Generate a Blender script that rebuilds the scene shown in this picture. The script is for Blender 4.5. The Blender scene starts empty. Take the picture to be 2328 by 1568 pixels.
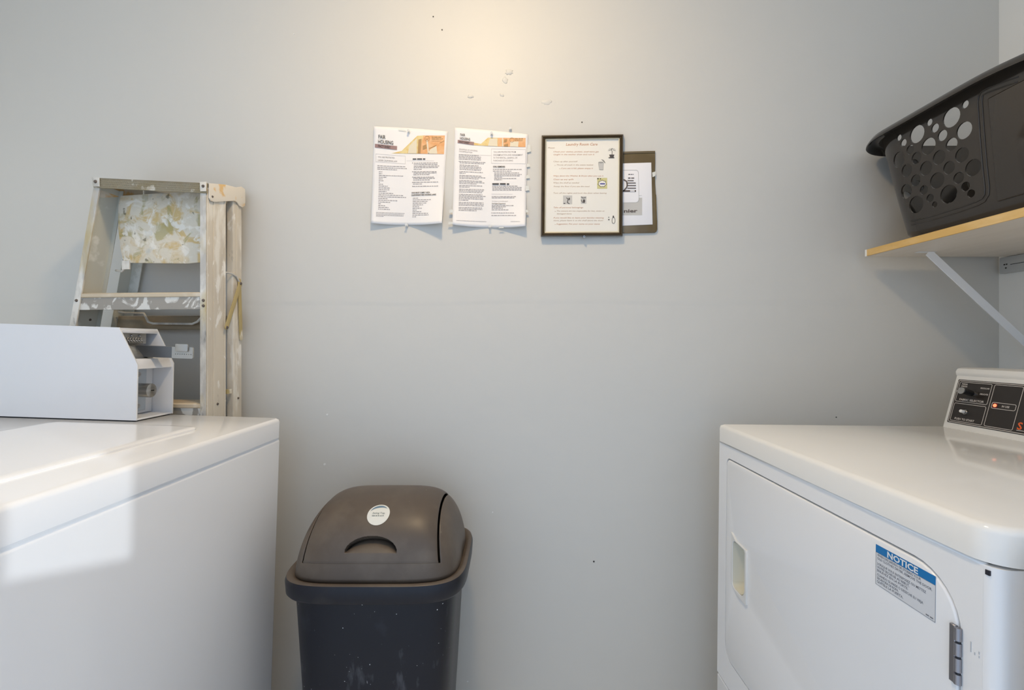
import bpy, bmesh, math, random
from mathutils import Vector, Matrix

# ------------------------------------------------------------------ camera, world, sun, exposure
F, CX, CY, CAMH = 1060.0, 1164.0, 784.0, 1.12      # focal length in pixels of the 2328 x 1568 frame
YW = 1.35                                           # back wall
XR, XL, YN, ZC = 1.41, -1.62, -0.33, 2.36           # right wall, left wall, wall behind the camera, ceiling
scene = bpy.context.scene
COL = scene.collection
cam_d = bpy.data.cameras.new('camera')
cam_d.sensor_width = 36.0
cam_d.lens = 36.0 * F / 2328.0
cam_d.clip_start = 0.02
cam = bpy.data.objects.new('camera', cam_d)
cam.location = (0, 0, CAMH)
cam.rotation_euler = (math.pi / 2, 0, 0)
COL.objects.link(cam)
scene.camera = cam

world = bpy.data.worlds.new('daylight')
scene.world = world
world.use_nodes = True
bg = world.node_tree.nodes['Background']
bg.inputs[0].default_value = (0.58, 0.75, 1.0, 1)
bg.inputs[1].default_value = 1.12

sun_d = bpy.data.lights.new('low_sun', 'SUN')
sun_d.energy = 1.1
sun_d.angle = math.radians(0.6)
sun_d.color = (0.86, 0.93, 1.0)
sun = bpy.data.objects.new('low_sun', sun_d)
sun.rotation_euler = Vector((-0.489, 0.276, -0.084)).to_track_quat('-Z', 'Y').to_euler()
COL.objects.link(sun)

def portal(name, x0, x1, z0, z1):                   # guides the sampling of the sky through an opening, emits nothing
    d = bpy.data.lights.new(name, 'AREA')
    d.shape = 'RECTANGLE'
    d.size, d.size_y = x1 - x0, z1 - z0
    d.cycles.is_portal = True
    o = bpy.data.objects.new(name, d)
    o.location = ((x0 + x1) / 2, YN - 0.10, (z0 + z1) / 2)
    o.rotation_euler = (math.pi / 2, 0, 0)
    COL.objects.link(o)
DOOR = (-1.56, 0.91, 0.0, 2.34)
WIN = (0.95, 1.372, 1.112, 2.25)
portal('doorway_portal', *DOOR)
portal('window_portal', *WIN)

scene.view_settings.view_transform = 'Standard'
scene.view_settings.look = 'None'
scene.view_settings.exposure = 0.1
scene.view_settings.gamma = 1.0
scene.view_settings.use_curve_mapping = False
scene.cycles.max_bounces = 7
scene.cycles.diffuse_bounces = 6
scene.cycles.glossy_bounces = 3
scene.cycles.transmission_bounces = 3
scene.cycles.adaptive_threshold = 0.03
scene.cycles.caustics_reflective = False
scene.cycles.caustics_refractive = False
LAMP_POS = Vector((-0.10, 0.66, 2.335))
LAMP_POWER = 11.5

# ------------------------------------------------------------------ helpers
rnd = random.Random(7)
def P(px, py, y):                                    # pixel of the photograph at depth y -> place
    return Vector(((px - CX) * y / F, y, CAMH - (py - CY) * y / F))

def tag(o, label=None, cat=None, group=None, kind=None):
    if label: o['label'] = label
    if cat: o['category'] = cat
    if group: o['group'] = group
    if kind: o['kind'] = kind
    return o

def thing(name, loc, label, cat, group=None, rot=(0, 0, 0)):
    o = bpy.data.objects.new(name, None)
    o.empty_display_size = 0.05
    o.location = loc
    o.rotation_euler = rot
    COL.objects.link(o)
    return tag(o, label, cat, group)

def link(name, me, mat, parent=None, smooth=False, origin=None):
    if origin is not None:
        me.transform(Matrix.Translation(-Vector(origin)))
    o = bpy.data.objects.new(name, me)
    if mat is not None:
        me.materials.clear()
        me.materials.append(getattr(mat, 'm', mat))
    COL.objects.link(o)
    if parent is not None:
        o.parent = parent
    if smooth is True:
        me.shade_smooth()
    elif smooth:
        me.shade_smooth()
        me.set_sharp_from_angle(angle=math.radians(smooth))
    return o

class MB:
    def __init__(s): s.v, s.f = [], []
    def add(s, vs, fs):
        b = len(s.v)
        s.v += [Vector(p) for p in vs]
        s.f += [tuple(i + b for i in f) for f in fs]
        return s
    def hexa(s, c):                                  # 8 corners: bottom ring ccw, top ring ccw
        return s.add(c, [(3, 2, 1, 0), (4, 5, 6, 7), (0, 1, 5, 4), (1, 2, 6, 5), (2, 3, 7, 6), (3, 0, 4, 7)])
    def box(s, x0, x1, y0, y1, z0, z1):
        return s.hexa([(x0, y0, z0), (x1, y0, z0), (x1, y1, z0), (x0, y1, z0), (x0, y0, z1), (x1, y0, z1), (x1, y1, z1), (x0, y1, z1)])
    def cyl(s, a, b, r, n=16, r2=None, caps=True):
        a, b = Vector(a), Vector(b)
        d = (b - a).normalized()
        u = d.orthogonal().normalized(); w = d.cross(u)
        r2 = r if r2 is None else r2
        vs = [a + (u * math.cos(t) + w * math.sin(t)) * r for t in [2 * math.pi * i / n for i in range(n)]]
        vs += [b + (u * math.cos(t) + w * math.sin(t)) * r2 for t in [2 * math.pi * i / n for i in range(n)]]
        fs = [(i, (i + 1) % n, n + (i + 1) % n, n + i) for i in range(n)]
        if caps: fs += [tuple(range(n - 1, -1, -1)), tuple(range(n, 2 * n))]
        return s.add(vs, fs)
    def tube(s, pts, r, n=8, closed=False):
        pts = [Vector(p) for p in pts]
        m = len(pts); rings = []
        up = None
        for i, p in enumerate(pts):
            a = pts[(i - 1) % m] if (closed or i > 0) else p
            b = pts[(i + 1) % m] if (closed or i < m - 1) else p
            d = (b - a).normalized()
            if up is None: up = d.orthogonal().normalized()
            up = (up - d * up.dot(d)).normalized()
            w = d.cross(up)
            rings.append([p + (up * math.cos(2 * math.pi * k / n) + w * math.sin(2 * math.pi * k / n)) * r for k in range(n)])
        vs = [q for ring in rings for q in ring]
        fs = []
        for i in range(m if closed else m - 1):
            j = (i + 1) % m
            for k in range(n):
                fs.append((i * n + k, i * n + (k + 1) % n, j * n + (k + 1) % n, j * n + k))
        if not closed: fs += [tuple(range(n - 1, -1, -1)), tuple((m - 1) * n + k for k in range(n))]
        return s.add(vs, fs)
    def loft(s, rings, cap0=True, cap1=True, closed=True):
        n = len(rings[0])
        vs = [q for r in rings for q in r]
        fs = []
        for i in range(len(rings) - 1):
            for k in range(n if closed else n - 1):
                fs.append((i * n + k, i * n + (k + 1) % n, (i + 1) * n + (k + 1) % n, (i + 1) * n + k))
        if cap0: fs.append(tuple(range(n - 1, -1, -1)))
        if cap1: fs.append(tuple((len(rings) - 1) * n + k for k in range(n)))
        return s.add(vs, fs)
    def sphere(s, c, r, n=12, m=8, sz=1.0):
        c = Vector(c)
        rings = [[c + Vector((r * math.sin(a) * math.cos(t), r * math.sin(a) * math.sin(t), r * sz * math.cos(a))) for t in [2 * math.pi * k / n for k in range(n)]]
                 for a in [math.pi * (i + 0.02) / (m + 0.04) for i in range(m + 1)]]
        return s.loft(rings[::-1])
    def mesh(s, name='m'):
        me = bpy.data.meshes.new(name)
        me.from_pydata([tuple(v) for v in s.v], [], s.f)
        me.update()
        return me
    def build(s, name, mat, parent=None, bev=0, seg=2, smooth=False, origin=None, fixn=True, merge=0):
        me = s.mesh(name)
        bm = bmesh.new(); bm.from_mesh(me)
        if merge: bmesh.ops.remove_doubles(bm, verts=bm.verts, dist=merge)
        if fixn: bmesh.ops.recalc_face_normals(bm, faces=bm.faces)
        if bev:
            es = [e for e in bm.edges if len(e.link_faces) == 2 and e.calc_face_angle(0) > 0.5]
            bmesh.ops.bevel(bm, geom=es, offset=bev, segments=seg, profile=0.5, affect='EDGES', clamp_overlap=True)
        bm.to_mesh(me); bm.free()
        if bev and not smooth: smooth = 40
        return link(name, me, mat, parent, smooth, origin)

def box(name, x0, x1, y0, y1, z0, z1, mat, parent=None, bev=0, seg=2, origin=None):
    return MB().box(min(x0, x1), max(x0, x1), min(y0, y1), max(y0, y1), min(z0, z1), max(z0, z1)).build(name, mat, parent, bev, seg, False, origin)

def curve_mesh(cu):
    o = bpy.data.objects.new('tmp', cu)
    COL.objects.link(o)
    dg = bpy.context.evaluated_depsgraph_get()
    dg.update()
    me = bpy.data.meshes.new_from_object(o.evaluated_get(dg))
    bpy.data.objects.remove(o)
    bpy.data.curves.remove(cu)
    return me

def plate(outline, holes, thick, bev=0.0, axes=None, res=1):
    """Flat plate with real holes; outline in (a, b); axes = (origin, ea, eb, en): thickness runs 0..thick along en."""
    cu = bpy.data.curves.new('p', 'CURVE')
    cu.dimensions = '2D'
    cu.fill_mode = 'BOTH'
    cu.extrude = max(thick / 2 - bev, 1e-5)
    cu.bevel_depth = bev
    cu.bevel_resolution = res
    cu.offset = -bev
    for loop in [outline] + list(holes):
        sp = cu.splines.new('POLY')
        sp.points.add(len(loop) - 1)
        for p, q in zip(sp.points, loop): p.co = (q[0], q[1], 0, 1)
        sp.use_cyclic_u = True
    me = curve_mesh(cu)
    o, ea, eb, en = [Vector(q) for q in axes]
    for v in me.vertices:
        x, y, z = v.co
        v.co = o + ea * x + eb * y + en * (z + thick / 2)
    bm = bmesh.new(); bm.from_mesh(me)
    bmesh.ops.remove_doubles(bm, verts=bm.verts, dist=1e-5)
    bmesh.ops.recalc_face_normals(bm, faces=bm.faces)
    bm.to_mesh(me); bm.free()
    return me

def text2d(s, shear=0.0, bold=0.0):
    """Glyph outlines as flat faces: verts (x, y) with a cap height of about 0.7 and faces."""
    cu = bpy.data.curves.new('t', 'FONT')
    cu.body = s
    cu.size = 1.0
    cu.shear = shear
    cu.offset = bold
    cu.resolution_u = 2
    me = curve_mesh(cu)
    vs = [(v.co.x, v.co.y) for v in me.vertices]
    fs = [tuple(p.vertices) for p in me.polygons]
    bpy.data.meshes.remove(me)
    return vs, fs

class Print:
    """Flat print laid out in some 2-D frame (y downwards), mapped onto a surface by fn(x, y)."""
    def __init__(s): s.v, s.f = [], []
    def text(s, txt, x0, yb, h, x1=None, slope=0.0, shear=0.0, bold=0.0):
        vs, fs = text2d(txt, shear, bold)
        if not vs: return s
        mx = max(v[0] for v in vs); mn = min(v[0] for v in vs)
        k = h / 0.7
        kx = (x1 - x0) / (mx - mn) if x1 is not None else k
        b = len(s.v)
        for x, y in vs:
            X = x0 + (x - mn) * kx
            s.v.append((X, yb - y * k + (X - x0) * slope))
        s.f += [tuple(i + b for i in f) for f in fs]
        return s
    def quad(s, pts):
        b = len(s.v)
        s.v += list(pts)
        s.f.append(tuple(range(b, b + len(pts))))
        return s
    def rect(s, x0, y0, x1, y1, slope=0.0, nx=1):
        for i in range(nx):
            a = x0 + (x1 - x0) * i / nx; c = x0 + (x1 - x0) * (i + 1) / nx
            s.quad([(a, y0 + (a - x0) * slope), (c, y0 + (c - x0) * slope), (c, y1 + (c - x0) * slope), (a, y1 + (a - x0) * slope)])
        return s
    def frame(s, x0, y0, x1, y1, t, slope=0.0):
        s.rect(x0, y0, x1, y0 + t, slope, 4)
        d = (x1 - x0) * slope
        s.rect(x0, y1 - t, x1, y1, slope, 4)
        s.rect(x0, y0 + t, x0 + t, y1 - t, slope)
        s.quad([(x1 - t, y0 + d + t), (x1, y0 + d + t), (x1, y1 + d - t), (x1 - t, y1 + d - t)])
        return s
    def words(s, x0, y, x1, h, slope=0.0):           # a line of print too small to read: word-long dashes
        x = x0
        while x < x1 - h:
            w = min(h * rnd.uniform(1.6, 5.0), x1 - x)
            s.rect(x, y - h * rnd.uniform(0.9, 1.05), x + w, y, slope) if slope == 0 else \
                s.rect(x, y - h * rnd.uniform(0.9, 1.05) + (x - x0) * slope, x + w, y + (x - x0) * slope, slope)
            x += w + h * 0.75
        return s
    def line(s, pts, t):
        for (x0, y0), (x1, y1) in zip(pts, pts[1:]):
            d = math.hypot(x1 - x0, y1 - y0) or 1
            nx, ny = -(y1 - y0) / d * t / 2, (x1 - x0) / d * t / 2
            s.quad([(x0 + nx, y0 + ny), (x1 + nx, y1 + ny), (x1 - nx, y1 - ny), (x0 - nx, y0 - ny)])
        return s
    def disc(s, x, y, rx, ry=None, n=20, rot=0):
        ry = ry or rx
        c, q = math.cos(rot), math.sin(rot)
        return s.quad([(x + rx * math.cos(2 * math.pi * i / n) * c - ry * math.sin(2 * math.pi * i / n) * q,
                        y + rx * math.cos(2 * math.pi * i / n) * q + ry * math.sin(2 * math.pi * i / n) * c) for i in range(n)])
    def build(s, name, fn, mat, parent, origin=None):
        me = bpy.data.meshes.new(name)
        me.from_pydata([tuple(fn(x, y)) for x, y in s.v], [], s.f)
        me.update()
        o = link(name, me, mat, parent, False, origin)
        if name.split('.')[0] in ('body_print', 'heading_print', 'box_print', 'script_print', 'clip_art', 'banner_detail', 'banner_lines', 'card_print', 'panel_print', 'notice_print'): o['kind'] = 'stuff'
        return o

def rrect(a0, a1, b0, b1, r, n=6):
    """Rounded rectangle, r one radius or (bottom-left, bottom-right, top-right, top-left)."""
    rs = (r,) * 4 if not isinstance(r, (tuple, list)) else r
    pts = []
    for (cx, cy, st), q in zip(((a0, b0, math.pi), (a1, b0, 1.5 * math.pi), (a1, b1, 0), (a0, b1, 0.5 * math.pi)), rs):
        x = cx + (q if cx == a0 else -q); y = cy + (q if cy == b0 else -q)
        for i in range(n + 1):
            t = st + 0.5 * math.pi * i / n
            pts.append((x + q * math.cos(t), y + q * math.sin(t)))
    return pts

# ------------------------------------------------------------------ materials (all procedural)
class Mat:
    def __init__(s, name, col, rough=0.5, metal=0.0, spec=0.5, coat=0.0):
        s.m = bpy.data.materials.new(name)
        s.m.use_nodes = True
        s.nt = s.m.node_tree
        s.b = s.nt.nodes['Principled BSDF']
        s.b.inputs['Base Color'].default_value = (*col, 1)
        s.b.inputs['Roughness'].default_value = rough
        s.b.inputs['Metallic'].default_value = metal
        s.b.inputs['Specular IOR Level'].default_value = spec
        s.b.inputs['Coat Weight'].default_value = coat
        s.b.inputs['Coat Roughness'].default_value = 0.05
        s.cur = None; s.col = col; s.k = 0
    def n(s, t): return s.nt.nodes.new(t)
    def coords(s, stretch, seed):
        tc = s.n('ShaderNodeTexCoord'); mp = s.n('ShaderNodeMapping')
        s.nt.links.new(tc.outputs['Object'], mp.inputs['Vector'])
        mp.inputs['Scale'].default_value = stretch
        mp.inputs['Location'].default_value = (seed * 3.7, seed * 1.9, seed * 5.3)
        return mp.outputs['Vector']
    def fac(s, scale, lo, hi, stretch=(1, 1, 1), detail=4, seed=None, dist=0.0, rough=0.55):
        s.k += 1
        nz = s.n('ShaderNodeTexNoise')
        s.nt.links.new(s.coords(stretch, seed if seed is not None else s.k), nz.inputs['Vector'])
        nz.inputs['Scale'].default_value = scale
        nz.inputs['Detail'].default_value = detail
        nz.inputs['Roughness'].default_value = rough
        nz.inputs['Distortion'].default_value = dist
        mr = s.n('ShaderNodeMapRange')
        mr.inputs['From Min'].default_value = lo
        mr.inputs['From Max'].default_value = hi
        s.nt.links.new(nz.outputs['Fac'], mr.inputs['Value'])
        return mr.outputs['Result']
    def layer(s, col, scale, lo, hi, stretch=(1, 1, 1), detail=4, amount=1.0, seed=None, dist=0.0, rough=0.55):
        f = s.fac(scale, lo, hi, stretch, detail, seed, dist, rough)
        if amount < 1:
            mu = s.n('ShaderNodeMath'); mu.operation = 'MULTIPLY'
            s.nt.links.new(f, mu.inputs[0]); mu.inputs[1].default_value = amount
            f = mu.outputs[0]
        mx = s.n('ShaderNodeMix'); mx.data_type = 'RGBA'
        s.nt.links.new(f, mx.inputs[0])
        if s.cur is None: mx.inputs[6].default_value = (*s.col, 1)
        else: s.nt.links.new(s.cur, mx.inputs[6])
        mx.inputs[7].default_value = (*col, 1)
        s.cur = mx.outputs[2]
        s.nt.links.new(s.cur, s.b.inputs['Base Color'])
        return s
    def rvar(s, scale, lo, hi, r0, r1, stretch=(1, 1, 1)):
        f = s.fac(scale, lo, hi, stretch)
        mr = s.n('ShaderNodeMapRange')
        s.nt.links.new(f, mr.inputs['Value'])
        mr.inputs['To Min'].default_value = r0; mr.inputs['To Max'].default_value = r1
        s.nt.links.new(mr.outputs['Result'], s.b.inputs['Roughness'])
        return s
    def bump(s, scale, strength, dist=0.001, stretch=(1, 1, 1), detail=3):
        f = s.fac(scale, 0.3, 0.7, stretch, detail)
        bp = s.n('ShaderNodeBump')
        bp.inputs['Strength'].default_value = strength
        bp.inputs['Distance'].default_value = dist
        s.nt.links.new(f, bp.inputs['Height'])
        if s.b.inputs['Normal'].is_linked:
            s.nt.links.new(s.b.inputs['Normal'].links[0].from_socket, bp.inputs['Normal'])
        s.nt.links.new(bp.outputs['Normal'], s.b.inputs['Normal'])
        return s
    def emit(s, col, k):
        s.b.inputs['Emission Color'].default_value = (*col, 1)
        s.b.inputs['Emission Strength'].default_value = k
        return s

def srgb(r, g, b):
    f = lambda c: (c / 255 / 12.92) if c / 255 <= 0.04045 else ((c / 255 + 0.055) / 1.055) ** 2.4
    return (f(r), f(g), f(b))

wall_m = Mat('wall_paint', (0.645, 0.625, 0.575), 0.47, spec=0.24)
wall_m.bump(14.0, 0.22, 0.003, detail=2)
pale_wall_m = Mat('pale_wall_paint', (0.86, 0.85, 0.81), 0.5, spec=0.3)
ceil_m = Mat('ceiling_paint', (0.86, 0.85, 0.82), 0.7)
floor_m = Mat('floor_vinyl', (0.82, 0.81, 0.79), 0.5)
enamel_m = Mat('white_enamel', (0.86, 0.86, 0.86), 0.16, spec=0.5)
top_m = Mat('cream_enamel_top', (0.84, 0.825, 0.785), 0.10, spec=0.5)
plast_m = Mat('white_plastic', (0.74, 0.735, 0.71), 0.35)
cream_m = Mat('cream_plastic', (0.72, 0.70, 0.60), 0.4)
dark_m = Mat('dark_gap', (0.012, 0.012, 0.012), 0.8)
steel_m = Mat('brushed_steel', (0.55, 0.54, 0.52), 0.3, metal=1.0).layer((0.42, 0.41, 0.39), 30, 0.4, 0.7, stretch=(1, 1, 6))
steeld_m = Mat('grey_slide_steel', (0.14, 0.145, 0.15), 0.38, metal=0.6)
zinc_m = Mat('zinc_plate', (0.55, 0.6, 0.64), 0.4, metal=0.7)
hinge_m = Mat('hinge_steel', (0.36, 0.35, 0.37), 0.4, metal=0.9)
panelblk_m = Mat('brown_black_panel', (0.022, 0.017, 0.014), 0.3)
lineprint_m = Mat('pale_print', (0.62, 0.58, 0.54), 0.5)
orange_m = Mat('orange_print', (0.75, 0.12, 0.02), 0.5)
blackpl_m = Mat('black_knob', (0.01, 0.01, 0.01), 0.3)
led_m = Mat('red_indicator', (0.8, 0.12, 0.05), 0.3).emit((1.0, 0.22, 0.10), 1.6)
blue_m = Mat('notice_blue', (0.005, 0.17, 0.45), 0.4)
sticker_m = Mat('label_paper', (0.66, 0.68, 0.71), 0.45)
greyprint_m = Mat('grey_print', (0.17, 0.18, 0.21), 0.6)
whiteprint_m = Mat('white_print', (0.75, 0.78, 0.8), 0.5)

# ------------------------------------------------------------------ the room
def struct(o, label, cat):
    return tag(o, label, cat, kind='structure')
T = 0.12
struct(box('floor', XL - T, XR + T, YN - T, YW + T, -0.1, 0, floor_m), 'grey vinyl floor of the laundry room', 'floor')
struct(box('ceiling', XL - T, XR + T, YN - T, YW + T, ZC, ZC + 0.1, ceil_m), 'pale painted ceiling of the laundry room', 'ceiling')
# joint ridge of the boards across the back wall, modelled as relief in the paint
nt = wall_m
def joint_bump(m, h, y0):
    tc = m.n('ShaderNodeTexCoord'); sp = m.n('ShaderNodeSeparateXYZ')
    m.nt.links.new(tc.outputs['Object'], sp.inputs[0])
    wob = m.n('ShaderNodeTexNoise'); wob.inputs['Scale'].default_value = 2.0
    m.nt.links.new(tc.outputs['Object'], wob.inputs['Vector'])
    a = m.n('ShaderNodeMath'); a.operation = 'MULTIPLY_ADD'
    m.nt.links.new(wob.outputs['Fac'], a.inputs[0]); a.inputs[1].default_value = 0.03; a.inputs[2].default_value = -h - 0.015
    b = m.n('ShaderNodeMath'); b.operation = 'ADD'
    m.nt.links.new(sp.outputs['Z'], b.inputs[0]); m.nt.links.new(a.outputs[0], b.inputs[1])
    c = m.n('ShaderNodeMapRange'); c.interpolation_type = 'SMOOTHSTEP'
    m.nt.links.new(b.outputs[0], c.inputs['Value'])
    c.inputs['From Min'].default_value = -0.008; c.inputs['From Max'].default_value = 0.008
    bp = m.n('ShaderNodeBump'); bp.inputs['Strength'].default_value = 0.4; bp.inputs['Distance'].default_value = 0.0016
    m.nt.links.new(c.outputs['Result'], bp.inputs['Height'])
    if m.b.inputs['Normal'].is_linked:
        m.nt.links.new(m.b.inputs['Normal'].links[0].from_socket, bp.inputs['Normal'])
    m.nt.links.new(bp.outputs['Normal'], m.b.inputs['Normal'])
joint_bump(wall_m, 1.24, YW)
wall_back = struct(box('wall_back', XL - T, XR + T, YW, YW + T, 0, ZC, wall_m.m), 'grey semi-gloss painted back wall behind the ladder and bin', 'wall')
wall_right = struct(box('wall_right', XR, XR + T, YN, YW, 0, ZC, pale_wall_m.m), 'painted right wall behind the shelf and dryer', 'wall')
struct(box('wall_left', XL - T, XL, YN, YW, 0, ZC, pale_wall_m.m), 'painted left wall behind the washer', 'wall')
nw = plate([(XL - T, 0), (XR + T, 0), (XR + T, ZC), (XL - T, ZC)],
           [[(DOOR[0], 0.002), (DOOR[1], 0.002), (DOOR[1], DOOR[3]), (DOOR[0], DOOR[3])],
            [(WIN[0], WIN[2]), (WIN[1], WIN[2]), (WIN[1], WIN[3]), (WIN[0], WIN[3])]], 0.06, 0,
           ((0, YN, 0), (1, 0, 0), (0, 0, 1), (0, -1, 0)))
struct(link('wall_front', nw, pale_wall_m.m), 'painted wall with doorway and small window behind the viewer', 'wall')

# small marks on the back wall
fleck_m = Mat('white_fleck', (0.8, 0.8, 0.77), 0.5)
hole_m = Mat('nail_hole_dark', (0.05, 0.045, 0.04), 0.8)
patch_m = Mat('wall_filler', (0.52, 0.50, 0.44), 0.45)
for px, py, r in ((744, 942, 2.2), (738, 1055, 2.4), (1063, 1548, 1.8), (1120, 1164, 1.4), (668, 78, 1.2)):
    c = P(px, py, YW)
    MB().cyl(c + Vector((0, -0.0012, 0)), c + Vector((0, 0.001, 0)), r / 785, 8).build('paint_fleck', fleck_m.m, wall_back)
for px, py, r in ((1323, 278, 1.6), (1350, 1276, 2.0), (1901, 948, 1.3), (985, 38, 1.6), (1005, 68, 1.6)):
    c = P(px, py, YW)
    MB().cyl(c + Vector((0, -0.0008, 0)), c + Vector((0, 0.001, 0)), r / 785, 8).build('nail_hole', hole_m.m, wall_back)
def blob(px, py, rx, ry, th, seed):
    r = random.Random(seed); n = 18
    c = P(px, py, YW); ring0, ring1 = [], []
    for i in range(n):
        t = 2 * math.pi * i / n; k = r.uniform(0.7, 1.15)
        ring0.append(c + Vector((rx * k * math.cos(t) / 785, 0.0005, ry * k * math.sin(t) / 785)))
        ring1.append(c + Vector((rx * k * 0.7 * math.cos(t) / 785, -th, ry * k * 0.7 * math.sin(t) / 785)))
    MB().loft([ring0, ring1]).build('filler_patch', wall_m.m, wall_back, smooth=True)
blob(1157, 164, 10, 8, 0.0016, 1); blob(1148, 182, 7, 9, 0.001, 2); blob(1070, 219, 8, 5, 0.0016, 3)
blob(1141, 216, 6, 5, 0.001, 4); blob(1243, 232, 14, 8, 0.0006, 5)

# ceiling lamp: flush round fixture (above the frame; its glare shows on the wall)
lamp = thing('ceiling_lamp', (LAMP_POS.x, LAMP_POS.y, ZC), 'round white flush ceiling lamp with lit diffuser', 'lamp')
porc_m = Mat('lamp_housing', (0.8, 0.79, 0.76), 0.3)
LR = 0.075
MB().cyl((0, 0, -0.0005), (0, 0, -0.02), LR + 0.014, 40, LR + 0.012).build('lamp_housing', porc_m.m, lamp, smooth=40)
bulb_m = Mat('lit_diffuser', (1, 1, 1), 0.4)
bulb_m.emit((1.0, 0.74, 0.43), LAMP_POWER / (1.2 * math.pi * math.pi * LR * LR))
MB().loft([[(LR * math.cos(a) * math.cos(2 * math.pi * k / 32), LR * math.cos(a) * math.sin(2 * math.pi * k / 32), -0.0195 - 0.03 * math.sin(a)) for k in range(32)] for a in (0, 0.3, 0.6, 0.9, 1.2, 1.45)]).build('diffuser', bulb_m.m, lamp, smooth=True)

# ------------------------------------------------------------------ washer (leans forward a little on its feet)
WT = math.radians(1.9)
WX, WY0, WY1, WH = -0.6087, 0.484, 1.17, 0.938
washer = thing('washing_machine', (WX, (WY0 + WY1) / 2, 0), 'white coin-operated top-loading washing machine with coin box on top', 'washing machine', rot=(0, WT, 0))
wyc = (WY0 + WY1) / 2
def WL(X, h):                                        # world (x, z) -> washer's own (x, z)
    dx = X - WX
    return dx * math.cos(WT) - h * math.sin(WT), dx * math.sin(WT) + h * math.cos(WT)
hy = (WY1 - WY0) / 2
box('cabinet', -0.655, 0.0, -hy + 0.002, hy - 0.002, 0.03, WH - 0.0505, enamel_m.m, washer, 0.008, 4)
MB().loft([[(x, y, WH - 0.047) for x, y in rrect(-0.66, 0.001, -hy, hy, 0.016, 5)],
           [(x, y, WH - 0.008) for x, y in rrect(-0.66, 0.001, -hy, hy, 0.016, 5)],
           [(x, y, WH - 0.0025) for x, y in rrect(-0.658, -0.001, -hy + 0.002, hy - 0.002, 0.015, 5)],
           [(x, y, WH) for x, y in rrect(-0.653, -0.006, -hy + 0.007, hy - 0.007, 0.012, 5)]]).build('worktop', enamel_m.m, washer, smooth=50)
box('gap_strip', -0.64, -0.003, -hy + 0.006, hy - 0.006, WH - 0.056, WH - 0.045, enamel_m.m, washer)
lid_y0, lid_y1 = -0.25, 0.995 - wyc
MB().loft([[(x, y, WH - 0.001) for x, y in rrect(-0.40, -0.088, lid_y0, lid_y1, 0.02, 5)],
           [(x, y, WH + 0.004) for x, y in rrect(-0.40, -0.088, lid_y0, lid_y1, 0.02, 5)],
           [(x, y, WH + 0.0065) for x, y in rrect(-0.397, -0.092, lid_y0 + 0.003, lid_y1 - 0.003, 0.018, 5)],
           [(x, y, WH + 0.0068) for x, y in rrect(-0.388, -0.101, lid_y0 + 0.012, lid_y1 - 0.012, 0.014, 5)]]).build('lid', enamel_m.m, washer, smooth=50)
for sx, ln in ((-0.05, 0.034), (-0.60, 0.052)):
    for sy in (-hy + 0.06, hy - 0.06):
        MB().cyl((sx, sy, 0.035), (sx, sy, 0.033 - ln + (0.003 if sx > -0.1 else 0)), 0.018, 14).build('levelling_foot', dark_m.m, washer)

# coin box on the washer's worktop: open towards the aisle
boxc_m = Mat('coin_box_enamel', (0.74, 0.745, 0.76), 0.25).layer((0.70, 0.71, 0.73), 5, 0.4, 0.7, amount=0.4)
cb = bpy.data.objects.new('coin_box', None); COL.objects.link(cb); cb.parent = washer
BY0, BY1 = 1.05 - wyc, 1.165 - wyc
prof = [WL(-0.8465, 0.9486), WL(-0.8436, 1.075), WL(-0.8856, 1.1596), WL(-1.30, 1.163), WL(-1.30, 0.9470)]
base_z = WH + 0.003
prof = [(prof[0][0], base_z), prof[1], prof[2], (WL(-1.255, 1.16)[0], prof[2][1] + 0.0), (WL(-1.255, 1.16)[0], base_z)]
for nm, y0, en in (('side_plate', BY0, 1), ('side_plate', BY1 - 0.004, 1)):
    link(nm, plate(prof, [], 0.004, 0.0008, ((0, y0, 0), (1, 0, 0), (0, 0, 1), (0, 1, 0))), boxc_m.m, cb, 40)
(xa, za), (xb, zb), (xc, zc), (xd, zd), (xe, ze) = prof
box('top_plate', xd, xc, BY0 + 0.003, BY1 - 0.003, zc - 0.004, zc - 0.0005, boxc_m.m, cb)
box('front_flange', xc - 0.002, xc + 0.004, BY0 + 0.004, BY1 - 0.004, zc - 0.012, zc - 0.004, boxc_m.m, cb, 0.001)
box('base_plate', xe, xa - 0.002, BY0 + 0.003, BY1 - 0.003, base_z, base_z + 0.004, boxc_m.m, cb)
box('back_plate', xd, xd + 0.004, BY0 + 0.003, BY1 - 0.003, base_z, zc, boxc_m.m, cb)
box('base_gasket', xe + 0.004, xa - 0.006, BY0 + 0.004, BY1 - 0.004, WH + 0.0001, WH + 0.004, dark_m.m, cb)
# white ledge under the slide and vault face behind
zl = zb + 0.002
MB().hexa([(xb - 0.075, BY0 + 0.004, zl - 0.008), (xb - 0.002, BY0 + 0.004, zl - 0.012), (xb - 0.002, BY1 - 0.004, zl - 0.012), (xb - 0.075, BY1 - 0.004, zl - 0.008),
           (xb - 0.075, BY0 + 0.004, zl + 0.014), (xb - 0.010, BY0 + 0.004, zl + 0.010), (xb - 0.010, BY1 - 0.004, zl + 0.010), (xb - 0.075, BY1 - 0.004, zl + 0.014)]).build('ledge', boxc_m.m, cb, 0.001, 1)
vx = xb - 0.048
vault = box('vault_door', vx - 0.006, vx, BY0 + 0.006, BY1 - 0.006, base_z + 0.005, zl - 0.010, boxc_m.m, cb, 0.001)
box('lock_plate', vx, vx + 0.0025, BY0 + 0.020, BY0 + 0.086, base_z + 0.012, zl - 0.016, zinc_m.m, cb, 0.0006, 1)
lk = (vx + 0.002, BY0 + 0.060, base_z + 0.062)
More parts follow.
